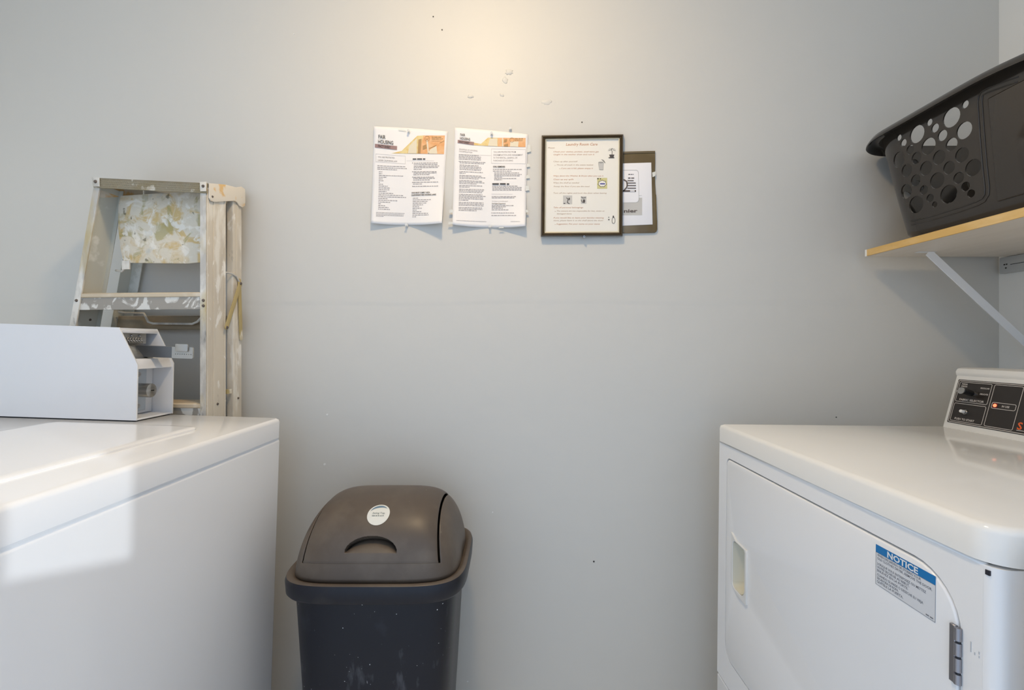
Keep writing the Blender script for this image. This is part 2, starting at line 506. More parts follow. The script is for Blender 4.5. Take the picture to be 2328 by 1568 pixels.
lock = MB().cyl(lk, (lk[0] + 0.034, lk[1], lk[2]), 0.0165, 28).build('cylinder_lock', steel_m.m, cb, 0.001, 2)
MB().box(lk[0] + 0.0338, lk[0] + 0.0346, lk[1] - 0.002, lk[1] + 0.007, lk[2] - 0.0012, lk[2] + 0.0012).build('keyhole', dark_m.m, lock)
for z in (base_z + 0.024, zl - 0.028):
    MB().cyl((vx + 0.002, lk[1], z), (vx + 0.0055, lk[1], z), 0.0065, 16, 0.0055).build('screw', steel_m.m, cb, smooth=40)
# coin chute: metal plate with coin springs, slide with thumb tab
mech_x = xc - 0.004
MB().add([(mech_x - 0.002, BY0 + 0.004, zl + 0.046), (mech_x - 0.002, BY1 - 0.036, zl + 0.046), (mech_x + 0.030, BY1 - 0.040, zl + 0.006), (mech_x + 0.030, BY0 + 0.004, zl + 0.006),
          (mech_x - 0.010, BY0 + 0.004, zl + 0.046), (mech_x - 0.010, BY1 - 0.036, zl + 0.046), (mech_x - 0.010, BY1 - 0.040, zl + 0.006), (mech_x - 0.010, BY0 + 0.004, zl + 0.006)],
         [(0, 1, 2, 3), (7, 6, 5, 4), (0, 4, 5, 1), (1, 5, 6, 2), (2, 6, 7, 3), (3, 7, 4, 0)]).build('chute_base', steel_m.m, cb, 0.0008, 1)
box('chute_plate', mech_x - 0.006, mech_x - 0.002, BY0 + 0.004, BY1 - 0.028, zl + 0.045, zc - 0.011, steel_m.m, cb)
for k in range(8):
    yy = BY0 + 0.014 + k * 0.0078
    MB().tube([(mech_x - 0.001 + 0.003 * (1 + math.sin(a * 2)), yy + 0.0022 * math.cos(a * 2), zl + 0.0475 + 0.0036 * a) for a in [i * 0.5 for i in range(7)]], 0.0013, 6).build('coin_spring', steel_m.m, cb, smooth=True)
for k in range(3):
    yy = BY0 + 0.018 + k * 0.024
    MB().sphere((mech_x - 0.001, yy, zc - 0.018), 0.0028, 8, 5).build('rivet', steel_m.m, cb, smooth=True)
sy0, sz0 = 1.10 - wyc, WL(-0.80, 1.1035)[1]
sx1 = WL(-0.802, 1.10)[0]; sx2 = WL(-0.7525, 1.10)[0]
slide = MB().hexa([(mech_x + 0.022, sy0, sz0 - 0.014), (sx1, sy0, sz0 - 0.014), (sx1, sy0 + 0.012, sz0 - 0.014), (mech_x + 0.022, sy0 + 0.012, sz0 - 0.014),
                   (mech_x - 0.004, sy0, sz0 + 0.013), (sx1, sy0, sz0 + 0.013), (sx1, sy0 + 0.012, sz0 + 0.013), (mech_x - 0.004, sy0 + 0.012, sz0 + 0.013)]).build('coin_slide', steeld_m.m, cb, 0.0008, 1)
slide_m = Mat('satin_slide_steel', (0.42, 0.41, 0.38), 0.45, metal=0.7)
tabo = rrect(sx1, sx2, sz0 - 0.0145, sz0 + 0.0125, (0.001, 0.003, 0.003, 0.001), 3)
holes = [[(sx1 + 0.009 + k * 0.0052 + 0.0009 * math.cos(t), sz0 - 0.0045 + 0.0013 * math.sin(t)) for t in [i * math.pi / 4 for i in range(8)]] for k in range(8)]
link('slide_end', plate(tabo, holes, 0.004, 0.0, ((0, sy0 - 0.001, 0), (1, 0, 0), (0, 0, 1), (0, 1, 0))), slide_m.m, slide, 40)
link('thumb_tab', plate(rrect(sx1 + 0.010, sx2 - 0.010, sz0 + 0.002, sz0 + 0.0195, 0.0025, 3), [], 0.003, 0.0006, ((0, sy0 - 0.005, 0), (1, 0, 0), (0, 0, 1), (0, 1, 0))), slide_m.m, slide, 40)

# ------------------------------------------------------------------ dryer
DT = math.radians(0.6)
DX, DY0, DY1, DH = 0.5247, 0.512, 1.2, 0.918
dryer = thing('clothes_dryer', (DX, (DY0 + DY1) / 2, 0), 'white front-loading clothes dryer with sloped control console', 'clothes dryer', rot=(0, DT, 0))
dyc = (DY0 + DY1) / 2; dh = (DY1 - DY0) / 2
# front skin lies at local x = 0; outline coordinates (a = -y local, b = z): the viewer of the front sees +a to the right
def DA(y): return -(y - dyc)
FX = (( -0.0, 0, 0), (0, -1, 0), (0, 0, 1), (1, 0, 0))      # thickness runs into the machine
door_o = rrect(DA(1.156), DA(0.5560), 0.352, 0.838, (0.035, 0.06, 0.062, 0.014), 8)
door_hole = rrect(DA(1.1585), DA(0.5530), 0.3495, 0.8415, (0.037, 0.063, 0.065, 0.016), 8)
box('cabinet', 0.034, 0.70, -dh + 0.002, dh - 0.002, 0.035, DH - 0.043, enamel_m.m, dryer, 0.008, 2)
link('front_panel', plate(rrect(DA(DY1 - 0.0005), DA(DY0 + 0.016), 0.283, DH - 0.0478, 0.0008, 2), [door_hole], 0.034, 0.0, FX, 2), enamel_m.m, dryer, 40)
MB().tube([(0.0036, y, DH - 0.0478) for y in (-dh + 0.016, 0, dh - 0.0005)], 0.0036, 10).build('panel_top_edge', enamel_m.m, dryer, smooth=True)
link('kick_panel', plate(rrect(DA(DY1 - 0.001), DA(DY0 + 0.0165), 0.05, 0.279, 0.004, 3), [], 0.034, 0.0022, FX, 2), enamel_m.m, dryer, 40)
# rounded near-front corner post of the cabinet
MB().loft([[(x, y, z) for x, y in rrect(0.0, 0.05, -dh, -dh + 0.016, (0.0155, 0.0005, 0.0005, 0.0003), 6)] for z in (0.05, DH - 0.046)]).build('corner_post', enamel_m.m, dryer, smooth=40)
hole = rrect(DA(1.113), DA(1.056), 0.545, 0.655, (0.012, 0.02, 0.008, 0.012), 5)
door = link('door', plate(door_o, [hole], 0.013, 0.0028, (( -0.001, 0, 0), (0, -1, 0), (0, 0, 1), (1, 0, 0)), 2), enamel_m.m, dryer, 40)
link('door_gap', plate(rrect(DA(1.165), DA(0.546), 0.342, 0.849, 0.03, 4), [rrect(DA(1.120), DA(1.049), 0.538, 0.664, 0.004, 2)], 0.001, 0, ((0.0135, 0, 0), (0, -1, 0), (0, 0, 1), (1, 0, 0))), dark_m.m, dryer)
ring_o = [(DA(1.1214), 0.671), (DA(1.096), 0.659), (DA(1.050), 0.657), (DA(1.0470), 0.652), (DA(1.0475), 0.536), (DA(1.051), 0.5325), (DA(1.088), 0.5335), (DA(1.1165), 0.547), (DA(1.1195), 0.553)]
link('handle_bezel', plate(ring_o, [hole], 0.006, 0.002, (( -0.0055, 0, 0), (0, -1, 0), (0, 0, 1), (1, 0, 0)), 2), plast_m.m, door, 40)
pk = MB()
n = len(hole)
hc = DA(1.0845)
hole_s = [(hc + (a - hc) * 0.975, 0.6 + (b - 0.6) * 0.985) for a, b in hole]
pk.loft([[(-0.004, -a, b) for a, b in hole_s], [(0.028, -a, b) for a, b in hole_s], [(0.030, -(DA(1.0845) + (a - DA(1.0845)) * 0.9), 0.6 + (b - 0.6) * 0.9) for a, b in hole]], cap0=False)
pk.build('handle_recess', cream_m.m, door, smooth=50)
hg = MB().box(-0.0045, 0.0, DA(1) * 0 + (0.5565 - dyc), (0.5640 - dyc), 0.716, 0.785).build('hinge', hinge_m.m, door, 0.0008, 1)
for z0, z1 in ((0.717, 0.729), (0.732, 0.748), (0.751, 0.766), (0.769, 0.784)):
    MB().cyl((-0.0025, 0.5545 - dyc, z0), (-0.0025, 0.5545 - dyc, z1), 0.0038, 10).build('knuckle', hinge_m.m, hg, smooth=40)
# top
MB().loft([[(x, y, DH - 0.0425) for x, y in rrect(-0.004, 0.70, -dh - 0.004, dh, (0.034, 0.01, 0.01, 0.012), 7)],
           [(x, y, DH - 0.009) for x, y in rrect(-0.004, 0.70, -dh - 0.004, dh, (0.034, 0.01, 0.01, 0.012), 7)],
           [(x, y, DH - 0.003) for x, y in rrect(-0.002, 0.698, -dh - 0.002, dh - 0.002, (0.033, 0.01, 0.01, 0.011), 7)],
           [(x, y, DH) for x, y in rrect(0.005, 0.69, -dh + 0.005, dh - 0.008, (0.029, 0.008, 0.008, 0.008), 7)]]).build('worktop', top_m.m, dryer, smooth=50)
box('corner_clip', -0.0006, 0.004, 0.521 - dyc, 0.5255 - dyc, DH - 0.056, DH - 0.0505, Mat('clip_dark', (0.02, 0.02, 0.03), 0.4).m, dryer)
scuff_m = Mat('scuff_grey', (0.50, 0.52, 0.55), 0.5)
for y, z, w, h in ((0.5405, 0.77, 0.0012, 0.012), (0.536, 0.765, 0.0012, 0.003), (0.531, 0.769, 0.0012, 0.003), (0.531, 0.7645, 0.001, 0.0025)):
    box('scuff_mark', -0.0004, 0.002, y - dyc, y - dyc + w, z - h / 2, z + h / 2, scuff_m.m, dryer)
for sx in (0.06, 0.64):
    for sy in (-dh + 0.06, dh - 0.06):
        MB().cyl((sx, sy, 0.04), (sx, sy, 0.001 + (0.007 if sx > 0.3 else 0)), 0.018, 14).build('levelling_foot', dark_m.m, dryer)
# notice label on the door
lab_y0, lab_y1, lab_z0, lab_z1 = 0.5852, 0.6815, 0.7715, 0.8295
def LAB(x, y):                                       # label frame: x 0..1 left to right, y 0..0.6 downwards
    return Vector((-0.0012, lab_y1 - dyc - x * (lab_y1 - lab_y0), lab_z1 - y / 0.6 * (lab_z1 - lab_z0)))
link('notice_label', plate(rrect(DA(lab_y1), DA(lab_y0), lab_z0, lab_z1, 0.001, 2), [], 0.0006, 0, ((-0.0014, 0, 0), (0, -1, 0), (0, 0, 1), (1, 0, 0))), sticker_m.m, door)
nl = [c for c in door.children if c.name.startswith('notice_label')][0]
def LAB2(x, y): return LAB(x, y) + Vector((-0.0004, 0, 0))
def LAB3(x, y): return LAB(x, y) + Vector((-0.0007, 0, 0))
Print().rect(0, 0, 1, 0.115).build('blue_band', LAB2, blue_m.m, nl)
Print().text('NOTICE', 0.22, 0.1, 0.085, 0.74, bold=0.03).build('heading_print', LAB3, whiteprint_m.m, nl)
lp = Print()
for t, y, x1 in (('WHEN DISCARDING OR STORING YOUR', 0.165, 0.78), ('OLD CLOTHES DRYER, REMOVE THE DOOR.', 0.215, 0.95),
                 ('LORSQUE VOUS ENTREPOSEZ OU METTEZ', 0.295, 0.86), ('VOTRE SECHEUSE AU REBUT,', 0.345, 0.60), ('ENLEVEZ EN LA PORTE.', 0.395, 0.58),
                 ('CUANDO GUARDE O DESECHE SU VIEJA', 0.46, 0.82), ('SECADORA DE ROPA,', 0.51, 0.42), ('QUITELE LA PUERTA.', 0.56, 0.50)):
    lp.text(t, 0.03, y, 0.034, x1, bold=0.01)
lp.words(0.86, 0.575, 0.97, 0.018)
lp.frame(0, 0.115, 1, 0.6, 0.005)
lp.build('notice_print', LAB2, greyprint_m.m, nl)

# console with control panel
console = bpy.data.objects.new('console', None); COL.objects.link(console); console.parent = dryer
ct, st = math.cos(DT), math.sin(DT)
def DL(X, h):
    dx = X - DX
    return dx * ct - h * st, dx * st + h * ct
cb0 = DL(1.098, 0.912); cb1 = DL(1.1335, 1.0425)
cprof = [(cb0[0], DH - 0.0005), (cb0[0] + 0.0005, DH + 0.004), (cb1[0], cb1[1]), (cb1[0] - 0.0025, cb1[1] + 0.005), (cb1[0] - 0.003, cb1[1] + 0.012), (cb1[0] + 0.0005, cb1[1] + 0.018),
         (cb1[0] + 0.008, cb1[1] + 0.0205), (cb1[0] + 0.085, cb1[1] + 0.0205), (cb1[0] + 0.092, cb1[1] + 0.012), (cb1[0] + 0.097, DH - 0.0005)]
cy1, cy0 = 1.188 - dyc, 0.55 - dyc
rings = []
for y, k in ((cy1, 0.985), (cy1 - 0.003, 1.0), (cy0 + 0.003, 1.0), (cy0, 0.985)):
    mx = sum(p[0] for p in cprof) / len(cprof)
    rings.append([(mx + (x - mx) * k, y, DH + (z - DH) * (1 if k == 1 else 0.99)) for x, z in cprof])
MB().loft(rings).build('console_shell', plast_m.m, console, smooth=35)
Nn = Vector((-(cb1[1] - (DH + 0.004)), 0, cb1[0] - cb0[0] - 0.0005)).normalized()
Ub = (Vector((cb1[0], 0, cb1[1])) - Vector((cb0[0] + 0.0005, 0, DH + 0.004)))
SL = Ub.length; Ub.normalize()
PO = Vector((cb0[0] + 0.0005, 1.179 - dyc, DH + 0.004)) + Ub * 0.010 + Nn * 0.0003
PH = SL - 0.020                                      # panel height along the slope
PWID = 0.60
def PAN(s, t, k=0.0012): return PO + Vector((0, -s, 0)) + Ub * (t * PH) + Nn * k
panel = link('control_panel', plate(rrect(0, PWID, 0, PH, 0.002, 2), [], 0.001, 0, (PO, (0, -1, 0), Ub, Nn)), panelblk_m.m, console)
pr = Print()
def pframe(s0, s1, t0, t1, w=0.0011):
    # metres along, metres up the panel
    loop = rrect(s0, s1, t0 * PH, t1 * PH, 0.003, 3)
    pr.line(loop + [loop[0]], w)
pframe(0.0025, PWID - 0.0025, 0.022, 0.978, 0.0014)
pframe(0.0065, 0.0845, 0.50, 0.945); pframe(0.0065, 0.0845, 0.055, 0.455); pframe(0.0905, 0.152, 0.055, 0.945)
pframe(0.0955, 0.1470, 0.445, 0.570)
def ptext(t, s0, s1, tb, h, bold=0.02):
    vs0 = len(pr.v)
    pr.text(t, s0, 0, h, s1, bold=bold)
    for i in range(vs0, len(pr.v)):
        x, y = pr.v[i]; pr.v[i] = (x, tb * PH - y)
ptext('PERM', 0.012, 0.026, 0.885, 0.0034); ptext('PRESS', 0.012, 0.027, 0.835, 0.0034)
ptext('REGULAR', 0.060, 0.081, 0.83, 0.0034); ptext('DELICATE', 0.062, 0.081, 0.70, 0.0034)
ptext('FABRIC SELECTOR', 0.016, 0.076, 0.53, 0.0048); ptext('PUSH TO START', 0.017, 0.066, 0.09, 0.0048)
ptext('IN USE', 0.118, 0.134, 0.487, 0.0045)
pr.rect(0.160, 0.07 * PH, 0.21, 0.07 * PH + 0.0012)
pr.build('panel_print', lambda s, t: PAN(s, t / PH), lineprint_m.m, panel)
po = Print(); po.text('S', 0.160, 0, 0.016, bold=0.02)
po.v = [(x, 0.095 * PH - y) for x, y in po.v]
po.build('orange_lettering', lambda s, t: PAN(s, t / PH), orange_m.m, panel)
kb = PAN(0.0468, 0.70, 0.001)
knob = MB().cyl(kb, kb + Nn * 0.005, 0.0068, 20).build('knob_collar', steel_m.m, console, smooth=40)
MB().cyl(kb + Nn * 0.004, kb + Nn * 0.030, 0.0068, 24, 0.0085).build('selector_knob', blackpl_m.m, console, 0.0006, 1)
kc = kb + Nn * 0.0302
cap = MB().cyl(kc, kc + Nn * 0.0015, 0.0082, 24).build('knob_cap', steel_m.m, console, smooth=40)
pdir = (Vector((0, 1, 0)) * 0.8 - Ub * 0.15).normalized(); pp = Nn.cross(pdir)
MB().add([kc + pp * 0.004, kc + pdir * 0.016, kc - pp * 0.004, kc + pp * 0.004 + Nn * 0.002, kc + pdir * 0.016 + Nn * 0.002, kc - pp * 0.004 + Nn * 0.002],
         [(0, 2, 1), (3, 4, 5), (0, 1, 4, 3), (1, 2, 5, 4), (2, 0, 3, 5)]).build('knob_pointer', steel_m.m, console)
b0 = PAN(0.0415, 0.275, 0.001)
MB().cyl(b0, b0 + Nn * 0.004, 0.0062, 6).cyl(b0 + Nn * 0.004, b0 + Nn * 0.007, 0.0045, 16).build('button_nut', steel_m.m, console, smooth=40)
MB().cyl(b0 + Nn * 0.006, b0 + Nn * 0.015, 0.0042, 18, 0.0038).build('start_button', Mat('white_button', (0.8, 0.8, 0.78), 0.35).m, console, 0.001, 2)
l0 = PAN(0.103, 0.507, 0.0012)
MB().cyl(l0, l0 + Nn * 0.0012, 0.0038, 16).build('indicator_light', led_m.m, console, smooth=40)
MB().add([PAN(0.0975, 0.452, 0.0013), PAN(0.1085, 0.452, 0.0013), PAN(0.1085, 0.563, 0.0013), PAN(0.0975, 0.563, 0.0013)], [(0, 1, 2, 3)]).build('indicator_window', Mat('dark_red', (0.10, 0.008, 0.006), 0.3).m, console)

# ------------------------------------------------------------------ swing-top bin
BCX, BCY = -0.307, 1.153
bin_ = thing('trash_bin', (BCX, BCY, 0), 'dark plastic swing-top trash bin with dusty brown lid against the wall', 'trash bin')
binbody_m = Mat('navy_black_plastic', (0.0055, 0.0065, 0.012), 0.36, spec=0.38)
binbody_m.layer((0.05, 0.055, 0.075), 9, 0.60, 0.85, detail=5, amount=0.7)
binbody_m.layer((0.12, 0.12, 0.135), 22, 0.62, 0.78, stretch=(1.5, 1.5, 0.5), detail=4, amount=0.6)
binbody_m.layer((0.33, 0.33, 0.35), 75, 0.735, 0.76, stretch=(1.5, 1.5, 0.3), detail=2, amount=0.5)
binbody_m.layer((0.75, 0.75, 0.75), 170, 0.775, 0.80, detail=1)
lid_m = Mat('dusty_brown_plastic', (0.105, 0.080, 0.060), 0.42, spec=0.45)
lid_m.layer((0.16, 0.128, 0.096), 12, 0.45, 0.75, detail=5, amount=0.8)
lid_m.layer((0.075, 0.056, 0.042), 7, 0.5, 0.75, detail=3, amount=0.7)
lid_m.layer((0.30, 0.26, 0.20), 70, 0.74, 0.78, detail=2, amount=0.7)
lid_m.bump(200, 0.08, 0.0005)
rim_m = Mat('lid_rim_plastic', (0.009, 0.0095, 0.015), 0.38, spec=0.4).layer((0.10, 0.08, 0.06), 10, 0.55, 0.85, detail=5, amount=0.4)
def sup(a, b, p, n=72, z=0.0):
    out = []
    for i in range(n):
        t = 2 * math.pi * i / n
        c, q = math.cos(t), math.sin(t)
        out.append((a * math.copysign(abs(c) ** (2 / p), c), b * math.copysign(abs(q) ** (2 / p), q), z))
    return out
prof_b = [(0.004, 0.143, 0.128), (0.02, 0.147, 0.131), (0.30, 0.165, 0.146), (0.578, 0.181, 0.156)]
rings = [sup(a, b, 5.5, z=z) for z, a, b in prof_b]
inner = [sup(a - 0.004, b - 0.004, 5.5, z=max(z, 0.012)) for z, a, b in reversed(prof_b)]
MB().loft(rings + inner, cap0=True, cap1=True).build('bin_body', binbody_m.m, bin_, smooth=50)
# rim skirt and shoulder
A, B = 0.187, 0.158
rim = [sup(0.184, 0.158, 5.0, z=0.574), sup(0.199, 0.169, 4.6, z=0.572), sup(0.203, 0.173, 4.6, z=0.578), sup(0.2045, 0.1745, 4.6, z=0.603), sup(0.202, 0.172, 4.6, z=0.611), sup(0.197, 0.167, 4.6, z=0.6145),
       sup(0.192, 0.162, 4.6, z=0.6125), sup(A - 0.001, B - 0.001, 4.6, z=0.6095)]
MB().loft(rim[:5], cap0=False, cap1=False).build('lid_rim', rim_m.m, bin_, smooth=60)
MB().loft(rim[4:], cap0=False, cap1=False).build('rim_ledge', lid_m.m, bin_, smooth=60)
# dome: superquadric; the flap covers the middle of it
HD, ZB = 0.152, 0.610
def dome(u, ph, off=0.0):
    """u in -1..1 across, ph 0 (front foot) .. pi (rear foot)"""
    x = A * math.sin(u * math.pi / 2)
    w = abs(math.sin(u * math.pi / 2))
    ry = (max(0.0, 1 - w ** 4.6)) ** (1 / 4.6)
    rz = (max(0.0, 1 - w ** 5.0)) ** (1 / 3.2)
    c, q = math.cos(ph), math.sin(ph)
    y = -math.copysign(abs(c) ** 0.92, c) * B * ry
    z = HD * abs(q) ** 0.80 * rz
    x *= 1 - 0.12 * (z / HD)
    return Vector((x, y, ZB + z))
def dome_n(u, ph):
    e = 0.004
    du = dome(min(u + e, 1), ph) - dome(max(u - e, -1), ph)
    dp = dome(u, ph + e) - dome(u, ph - e)
    n = dp.cross(du) if True else None
    n = n.normalized()
    if n.z < 0: n = -n
    return n
NU, NP = 96, 96
u_f = 0.60                                           # half width of the flap in u
ph0, ph1 = 0.20, math.pi - 0.9
def ucoord(i): return -1 + 2 * i / NU
mb = MB()
idx = {}
us = sorted(set([ucoord(i) for i in range(NU + 1)] + [-u_f - 0.03, u_f + 0.03]))
ps = sorted(set([math.pi * j / NP for j in range(NP + 1)] + [ph0, ph1 + 0.008]))
for i, u in enumerate(us):
    for j, p in enumerate(ps):
        idx[i, j] = len(mb.v); mb.v.append(dome(u, p))
for i in range(len(us) - 1):
    for j in range(len(ps) - 1):
        um, pm = (us[i] + us[i + 1]) / 2, (ps[j] + ps[j + 1]) / 2
        if abs(um) < u_f + 0.03 and ph0 < pm < ph1 + 0.008: continue
        mb.f.append((idx[i, j], idx[i + 1, j], idx[i + 1, j + 1], idx[i, j + 1]))
lid = mb.build('lid_dome', lid_m.m, bin_, smooth=True, merge=1e-5)
so = lid.modifiers.new('thickness', 'SOLIDIFY'); so.thickness = 0.003; so.offset = -1
# added near-black sheet: stands in for the shade of the hollow behind the slits
shade_mb = MB()
shade_rings = []
for k in range(8):
    a = k / 7 * 0.95
    s_ = math.cos(a * math.pi / 2)
    shade_rings.append(sup((A - 0.03) * (1 - 0.28 * a), max((B - 0.02) * s_, 0.004), 3.0, 48, ZB + (HD - 0.045) * math.sin(a * math.pi / 2)))
shade_mb.loft(shade_rings, cap0=False).build('slit_shade_sheet', dark_m.m, bin_, smooth=True)
# flap with half-moon grip
def grip(u, p):                                      # inward push of the half-moon finger grip
    gx = (u - 0.01) / 0.205                            # -1..1 across
    t = (p - 0.335) / 0.235                            # 0 at the chord, 1 at the crown
    if t < 0 or abs(gx) > 1: return 0.0
    lim = (1 - gx * gx) ** 0.5
    if t > lim: return 0.0
    return 0.028 * (t ** 0.8) / max(lim, 0.3) * (1 if t < lim else 0) * min(1.0, 0.35 + 0.65 * t / max(lim, 1e-3))
NUf, NPf = 240, 330
fl = MB()
for i in range(NUf + 1):
    u = -u_f + 2 * u_f * i / NUf
    for j in range(NPf + 1):
        p = ph0 + (ph1 - ph0) * (j / NPf) ** 1.0
        nrm = dome_n(u, p)
        edge = min((u_f - abs(u)) / 0.02, 1.0) if p > ph0 + 0.03 else min((p - ph0) / 0.03, 1.0)
        fl.v.append(dome(u, p) + nrm * (0.0012 * edge - grip(u, p)))
for i in range(NUf):
    for j in range(NPf):
        a = i * (NPf + 1) + j
        fl.f.append((a, a + NPf + 1, a + NPf + 2, a + 1))
flap = fl.build('swing_flap', lid_m.m, bin_, smooth=45)
so = flap.modifiers.new('thickness', 'SOLIDIFY'); so.thickness = 0.003; so.offset = -1
stick_m = Mat('sticker_white', (0.78, 0.77, 0.70), 0.45)
def STK(x, y):                                       # sticker frame, x right, y down, unit ellipse
    return dome(0.022 + 0.095 * x, 0.92 - 0.190 * y - 0.03 * x * 0) + dome_n(0.022 + 0.095 * x, 0.92 - 0.19 * y) * 0.0021
stk = MB()
SN = 40
stk.v.append(STK(0, 0))
for r in (0.25, 0.5, 0.75, 1.0):
    for k in range(SN):
        stk.v.append(STK(r * math.cos(2 * math.pi * k / SN), r * math.sin(2 * math.pi * k / SN)))
for k in range(SN): stk.f.append((0, 1 + k, 1 + (k + 1) % SN))
for q in range(3):
    for k in range(SN):
        a = 1 + q * SN + k; b = 1 + q * SN + (k + 1) % SN
        stk.f.append((a, a + SN, b + SN, b))
sticker = stk.build('sticker', stick_m.m, flap, smooth=True)
tag(sticker, 'round white sticker with a blue arc')
def STK2(x, y):
    return dome(0.022 + 0.095 * x, 0.92 - 0.190 * y) + dome_n(0.022 + 0.095 * x, 0.92 - 0.19 * y) * 0.0027
arc = Print()
for k in range(24):
    t0 = math.radians(-160 + 120 * k / 24); t1 = math.radians(-160 + 120 * (k + 1) / 24)
    th0 = 0.20 * math.sin(math.pi * k / 24); th1 = 0.20 * math.sin(math.pi * (k + 1) / 24)
    arc.quad([(0.86 * math.cos(t0), 0.86 * math.sin(t0)), (0.86 * math.cos(t1), 0.86 * math.sin(t1)),
              ((0.86 - th1) * math.cos(t1), (0.86 - th1) * math.sin(t1)), ((0.86 - th0) * math.cos(t0), (0.86 - th0) * math.sin(t0))])
arc.build('sticker_arc', STK2, Mat('sticker_blue', (0.13, 0.22, 0.30), 0.5).m, flap)
sp_ = Print().text('Swing Top', -0.55, -0.02, 0.17, 0.55, bold=0.01)
sp_.words(-0.55, 0.2, 0.5, 0.08)
sp_.build('sticker_print', STK2, Mat('sticker_grey', (0.22, 0.25, 0.24), 0.5).m, flap)

# ------------------------------------------------------------------ stepladder (folded, between washer and wall)
LA = math.radians(4.0)
lx0, ly0 = -0.7738, 1.181
LKU, LKV, LKH = 0.9008, 1.068, 0.973                  # scale of width, depth and height of the numbers below
lc, ls = math.cos(LA), math.sin(LA)
def LD(u, v, h):
    u, v = u * LKU, v * LKV
    h = 1.12 + (h - 1.12) * LKH if h > 1.0 else h * (1.12 - 0.12 * LKH)
    return Vector((lx0 + lc * u + ls * v, ly0 - ls * u + lc * v, h))
def LSIDE(u, dz=0.0):                                  # axes of a plate lying on the side of a rail: (v, h)
    o = LD(u, 0, 0); o.z = 1.12 * (1 - LKH) + dz
    return (o, Vector((ls, lc, 0)) * LKV, Vector((0, 0, LKH)), (lc, -ls, 0))
def LFRONT(v):                                        # axes of a plate across the ladder: (u, h)
    o = LD(0, v, 0); o.z = 1.12 * (1 - LKH)
    return (o, Vector((lc, -ls, 0)) * LKU, Vector((0, 0, LKH)), (ls, lc, 0))
def uL(h): return -0.3326 - 0.2055 * (1.562 - h)      # outer face of the flared left rail
ladder = thing('stepladder', (LD(-0.3, 0.06, 0).x, LD(-0.3, 0.06, 0).y, 0), 'folded aluminium stepladder splattered with old paint leaning by the wall', 'ladder')
LO = tuple(ladder.location)
rail_m = Mat('painted_rail', (0.66, 0.60, 0.50), 0.55, spec=0.35)
rail_m.layer((0.46, 0.41, 0.35), 14, 0.45, 0.7, stretch=(1, 1, 0.2), detail=4, amount=0.8)
rail_m.layer((0.82, 0.79, 0.72), 16, 0.56, 0.64, stretch=(1.4, 1.4, 0.35), detail=5, amount=0.8)
rail_m.layer((0.66, 0.42, 0.14), 8, 0.67, 0.74, stretch=(1, 1, 0.5), detail=4, amount=0.75)
rail_m.layer((0.20, 0.19, 0.17), 40, 0.68, 0.75, stretch=(1, 1, 0.3), detail=4, amount=0.6)
rail_m.layer((0.86, 0.84, 0.79), 30, 0.60, 0.66, stretch=(1.2, 1.2, 0.5), detail=6, amount=0.85, dist=0.6)
rail_m.bump(60, 0.3, 0.001)
flan_m = Mat('worn_flange', (0.52, 0.49, 0.44), 0.45)
flan_m.layer((0.80, 0.77, 0.70), 22, 0.45, 0.6, stretch=(1, 1, 0.4), detail=5)
flan_m.layer((0.50, 0.38, 0.14), 9, 0.60, 0.70, stretch=(1, 1, 0.4), detail=4, amount=0.8)
flan_m.layer((0.17, 0.16, 0.15), 35, 0.64, 0.72, stretch=(1, 1, 0.4), detail=4, amount=0.7)
flan_m.bump(70, 0.3, 0.001)
web_m = Mat('grey_aluminium_web', (0.64, 0.64, 0.57), 0.45, metal=0.0)
web_m.layer((0.85, 0.85, 0.80), 13, 0.60, 0.66, detail=5, amount=0.9)
web_m.layer((0.50, 0.40, 0.10), 8, 0.66, 0.72, stretch=(1, 1, 0.7), detail=4, amount=0.8)
web_m.layer((0.52, 0.53, 0.48), 4, 0.45, 0.75, detail=3, amount=0.5)
pail_m = Mat('splattered_pail_shelf', (0.74, 0.67, 0.54), 0.55, spec=0.35)
pail_m.layer((0.64, 0.45, 0.17), 15, 0.50, 0.60, detail=6, amount=0.85, dist=1.2)
pail_m.layer((0.42, 0.36, 0.15), 19, 0.54, 0.62, detail=6, amount=0.75, dist=0.8)
pail_m.layer((0.86, 0.81, 0.71), 20, 0.54, 0.62, detail=6, amount=0.95, dist=1.5)
pail_m.layer((0.58, 0.58, 0.53), 17, 0.60, 0.67, detail=5, amount=0.7)
pail_m.layer((0.16, 0.14, 0.09), 45, 0.66, 0.70, detail=5, amount=0.75)
pail_m.bump(40, 0.5, 0.002, detail=5)
step_m = Mat('grey_step', (0.36, 0.33, 0.285), 0.45)
step_m.layer((0.80, 0.78, 0.72), 22, 0.53, 0.58, detail=6, amount=0.9, dist=1.2)
step_m.layer((0.15, 0.13, 0.11), 40, 0.68, 0.73, detail=4, amount=0.7)
tread_m = Mat('tan_tread', (0.64, 0.53, 0.38), 0.55).layer((0.74, 0.66, 0.54), 12, 0.5, 0.65, detail=5)
tread_m.layer((0.36, 0.24, 0.10), 20, 0.58, 0.7, detail=5, amount=0.7)
cap_m = Mat('tread_plate_cap', (0.30, 0.26, 0.18), 0.4, metal=0.2)
cap_m.layer((0.74, 0.70, 0.62), 30, 0.60, 0.66, detail=6)
cap_m.layer((0.28, 0.22, 0.11), 14, 0.45, 0.65, detail=4, amount=0.8)
orangecap_m = Mat('cream_cap_side', (0.76, 0.70, 0.60), 0.55).layer((0.72, 0.45, 0.15), 16, 0.52, 0.58, detail=5, amount=0.85)
brass_m = Mat('ochre_spreader', (0.46, 0.36, 0.16), 0.5).layer((0.76, 0.72, 0.62), 18, 0.55, 0.63, stretch=(1, 1, 0.5), detail=5)
